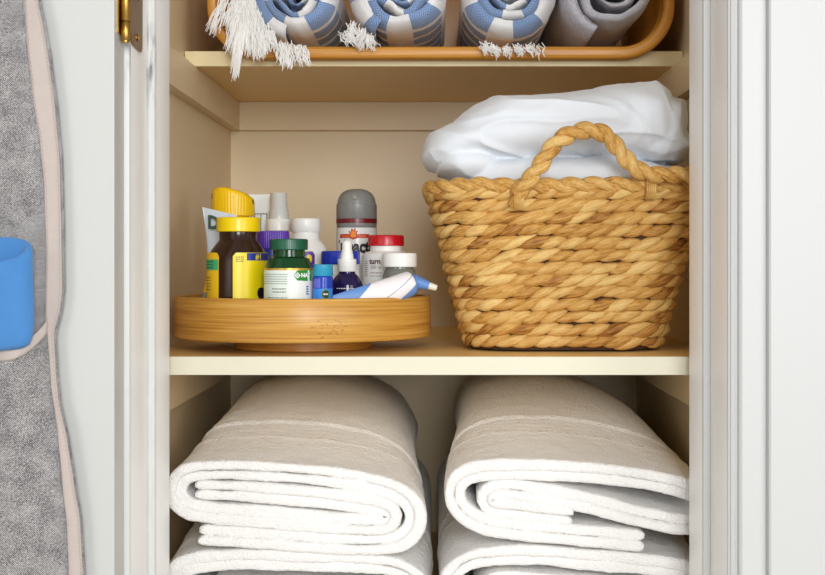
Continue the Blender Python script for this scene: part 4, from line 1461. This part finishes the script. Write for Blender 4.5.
# frayed selvedge along the outer edge
# pocket: a flap of the same cloth whose taupe bound mouth curves up to the edge binding
def pk(x):   # mouth line of the lower pocket in px: rises to the right
    if x < 12:
        return 353 - 0.12 * (x + 30) + 3.5
    t_ = (x - 12) / 36.0
    return 351.5 - 26 * t_ ** 2.2
mb = MB(); v = []; f = []; uv = []
nc, nrw = 40, 60
def pdep(x, w):
    return 0.011 * (1 - sstep(20, 50, x)) * (1 - 0.6 * sstep(0.0, 1, w)) + 0.0035
for j in range(nrw + 1):
    for i in range(nc + 1):
        px = -150 + 200 * i / nc
        top = pk(max(px, -40)); w = j / nrw
        py = top + (660 - top) * w
        px2 = px if px < 0 else px * (bL(py) + 2) / 50.0
        p = P(px2, py, AZ)
        v.append((p.x - AO.x, fold(p.x, p.z) * 0.9 - pdep(px, w), p.z - AO.z))
for j in range(nrw):
    for i in range(nc):
        q = j * (nc + 1) + i
        fc = (q, q + 1, q + nc + 2, q + nc + 1)
        f.append(fc); uv.append(tuple((v[k][0] * 1.01 + .3, v[k][2]) for k in fc))
mb.add(v, f, uv)
with_thick(mb.build('pocket', M['chambray'], ap), 0.0012)
mb = MB(); v = []; f = []
nc = 60
for i in range(nc + 1):
    px = -150 + 198.5 * i / nc
    top = pk(max(px, -40))
    for k in range(7):
        py = top - 5.0 + 12.5 * k / 6
        w = 0.0
        p = P(px, py, AZ)
        bulge = 0.0012 * math.sin(PI * k / 6)
        v.append((p.x - AO.x, fold(p.x, p.z) * 0.9 - pdep(px, w) - 0.0012 - bulge, p.z - AO.z))
for i in range(nc):
    for k in range(6):
        q = i * 7 + k
        f.append((q, q + 1, q + 8, q + 7))
mb.add(v, f)
with_thick(mb.build('pocket_binding', M['binding'], ap), 0.0010)

# blue fleece cloth with a rolled top, tucked in the pocket
bc = P(-8, 300, AZ)
bf = MB(); v = []; f = []
seg = 72
# rows: (half width px, half depth m, py of centre, back rise px)
rows_ = [(36, .0105, 352, 0), (40.5, .0120, 340, 0), (42.5, .0135, 322, 0), (42.0, .0140, 300, 0), (41.0, .0140, 280, 3), (40.5, .0142, 266, 7), (40.5, .0142, 258, 10), (39.5, .0136, 252, 12), (37.0, .0124, 249, 12.5),
         (34.0, .0108, 251, 12), (31.5, .0096, 257, 10), (30.5, .0090, 268, 6), (30.0, .0086, 300, 0), (29.0, .0080, 340, 0)]
for (hw, hd, py, rise) in rows_:
    for k in range(seg):
        a = 2 * PI * k / seg
        ca, sa = math.cos(a), math.sin(a)      # sa>0 = back
        px = -8 + hw * math.copysign(abs(ca) ** 0.8, ca)
        pyy = py - rise * sa - 2.0 * ca * (1 if rise > 5 else 0.3)
        p = P(px, pyy, AZ - 0.020)
        nz_ = 0.0011 * n3(p.x * 45, sa * 2, p.z * 50)
        v.append((p.x, p.y + hd * sa * 1.0 + nz_, p.z + nz_))
for j in range(len(rows_) - 1):
    for k in range(seg):
        f.append((j * seg + k, j * seg + (k + 1) % seg, (j + 1) * seg + (k + 1) % seg, (j + 1) * seg + k))
f.append(tuple(range(seg))); f.append(tuple(range((len(rows_) - 1) * seg, len(rows_) * seg)))
bf.add(v, f)
o = bf.build('fleece_cloth', M['fleece'], None, angle=180)
ss = o.modifiers.new('sub', 'SUBSURF'); ss.levels = 1; ss.render_levels = 1
tag(o, 'bright blue fleece cloth with a rolled rim tucked into the grey apron pocket', 'cloth')

# ------------------------------------------------------------------ camera, light
cam = bpy.data.cameras.new('camera'); co = bpy.data.objects.new('camera', cam); C.objects.link(co)
co.location = (0, -SZ, CZ); co.rotation_euler = (PI / 2, 0, 0)
cam.sensor_width = 36; cam.lens = 36 * F / 825.0
cam.shift_x = -(VX - 412.5) / 825.0
cam.shift_y = (VY - 287.5) / 825.0
cam.clip_start = 0.05
cam.dof.use_dof = True; cam.dof.focus_distance = 1.44; cam.dof.aperture_fstop = 18.0
sc.camera = co

w = bpy.data.worlds.new('world'); sc.world = w; w.use_nodes = True
w.node_tree.nodes['Background'].inputs[0].default_value = (1.0, 0.945, 0.875, 1)
w.node_tree.nodes['Background'].inputs[1].default_value = 0.36

def area(name, loc, target, sx, sy, power, col=(1, 1, 1)):
    l = bpy.data.lights.new(name, 'AREA'); l.shape = 'RECTANGLE'; l.size = sx; l.size_y = sy; l.energy = power; l.color = col
    o = bpy.data.objects.new(name, l); C.objects.link(o); o.location = loc
    d = Vector(target) - Vector(loc)
    o.rotation_euler = d.to_track_quat('-Z', 'Y').to_euler()
    return o
area('window_light', (0.40, -3.3, 0.74), (0, 0.2, 0.0), 0.9, 1.5, 59, (0.97, 0.985, 1.0))
area('right_fill_light', (1.7, -2.3, 0.45), (0, 0.0, 0.0), 0.9, 1.4, 17, (0.97, 0.985, 1.0))  # added side fill, no window there; brightens the left jamb
area('left_fill_light', (-1.6, -2.3, 0.35), (0, 0.0, 0.0), 0.9, 1.4, 11, (0.97, 0.985, 1.0))  # added side fill, no window there; brightens right jamb and wall

sc.view_settings.view_transform = 'Standard'
sc.view_settings.look = 'None'
sc.view_settings.gamma = 1.0
sc.view_settings.use_curve_mapping = False
sc.view_settings.exposure = 0.1
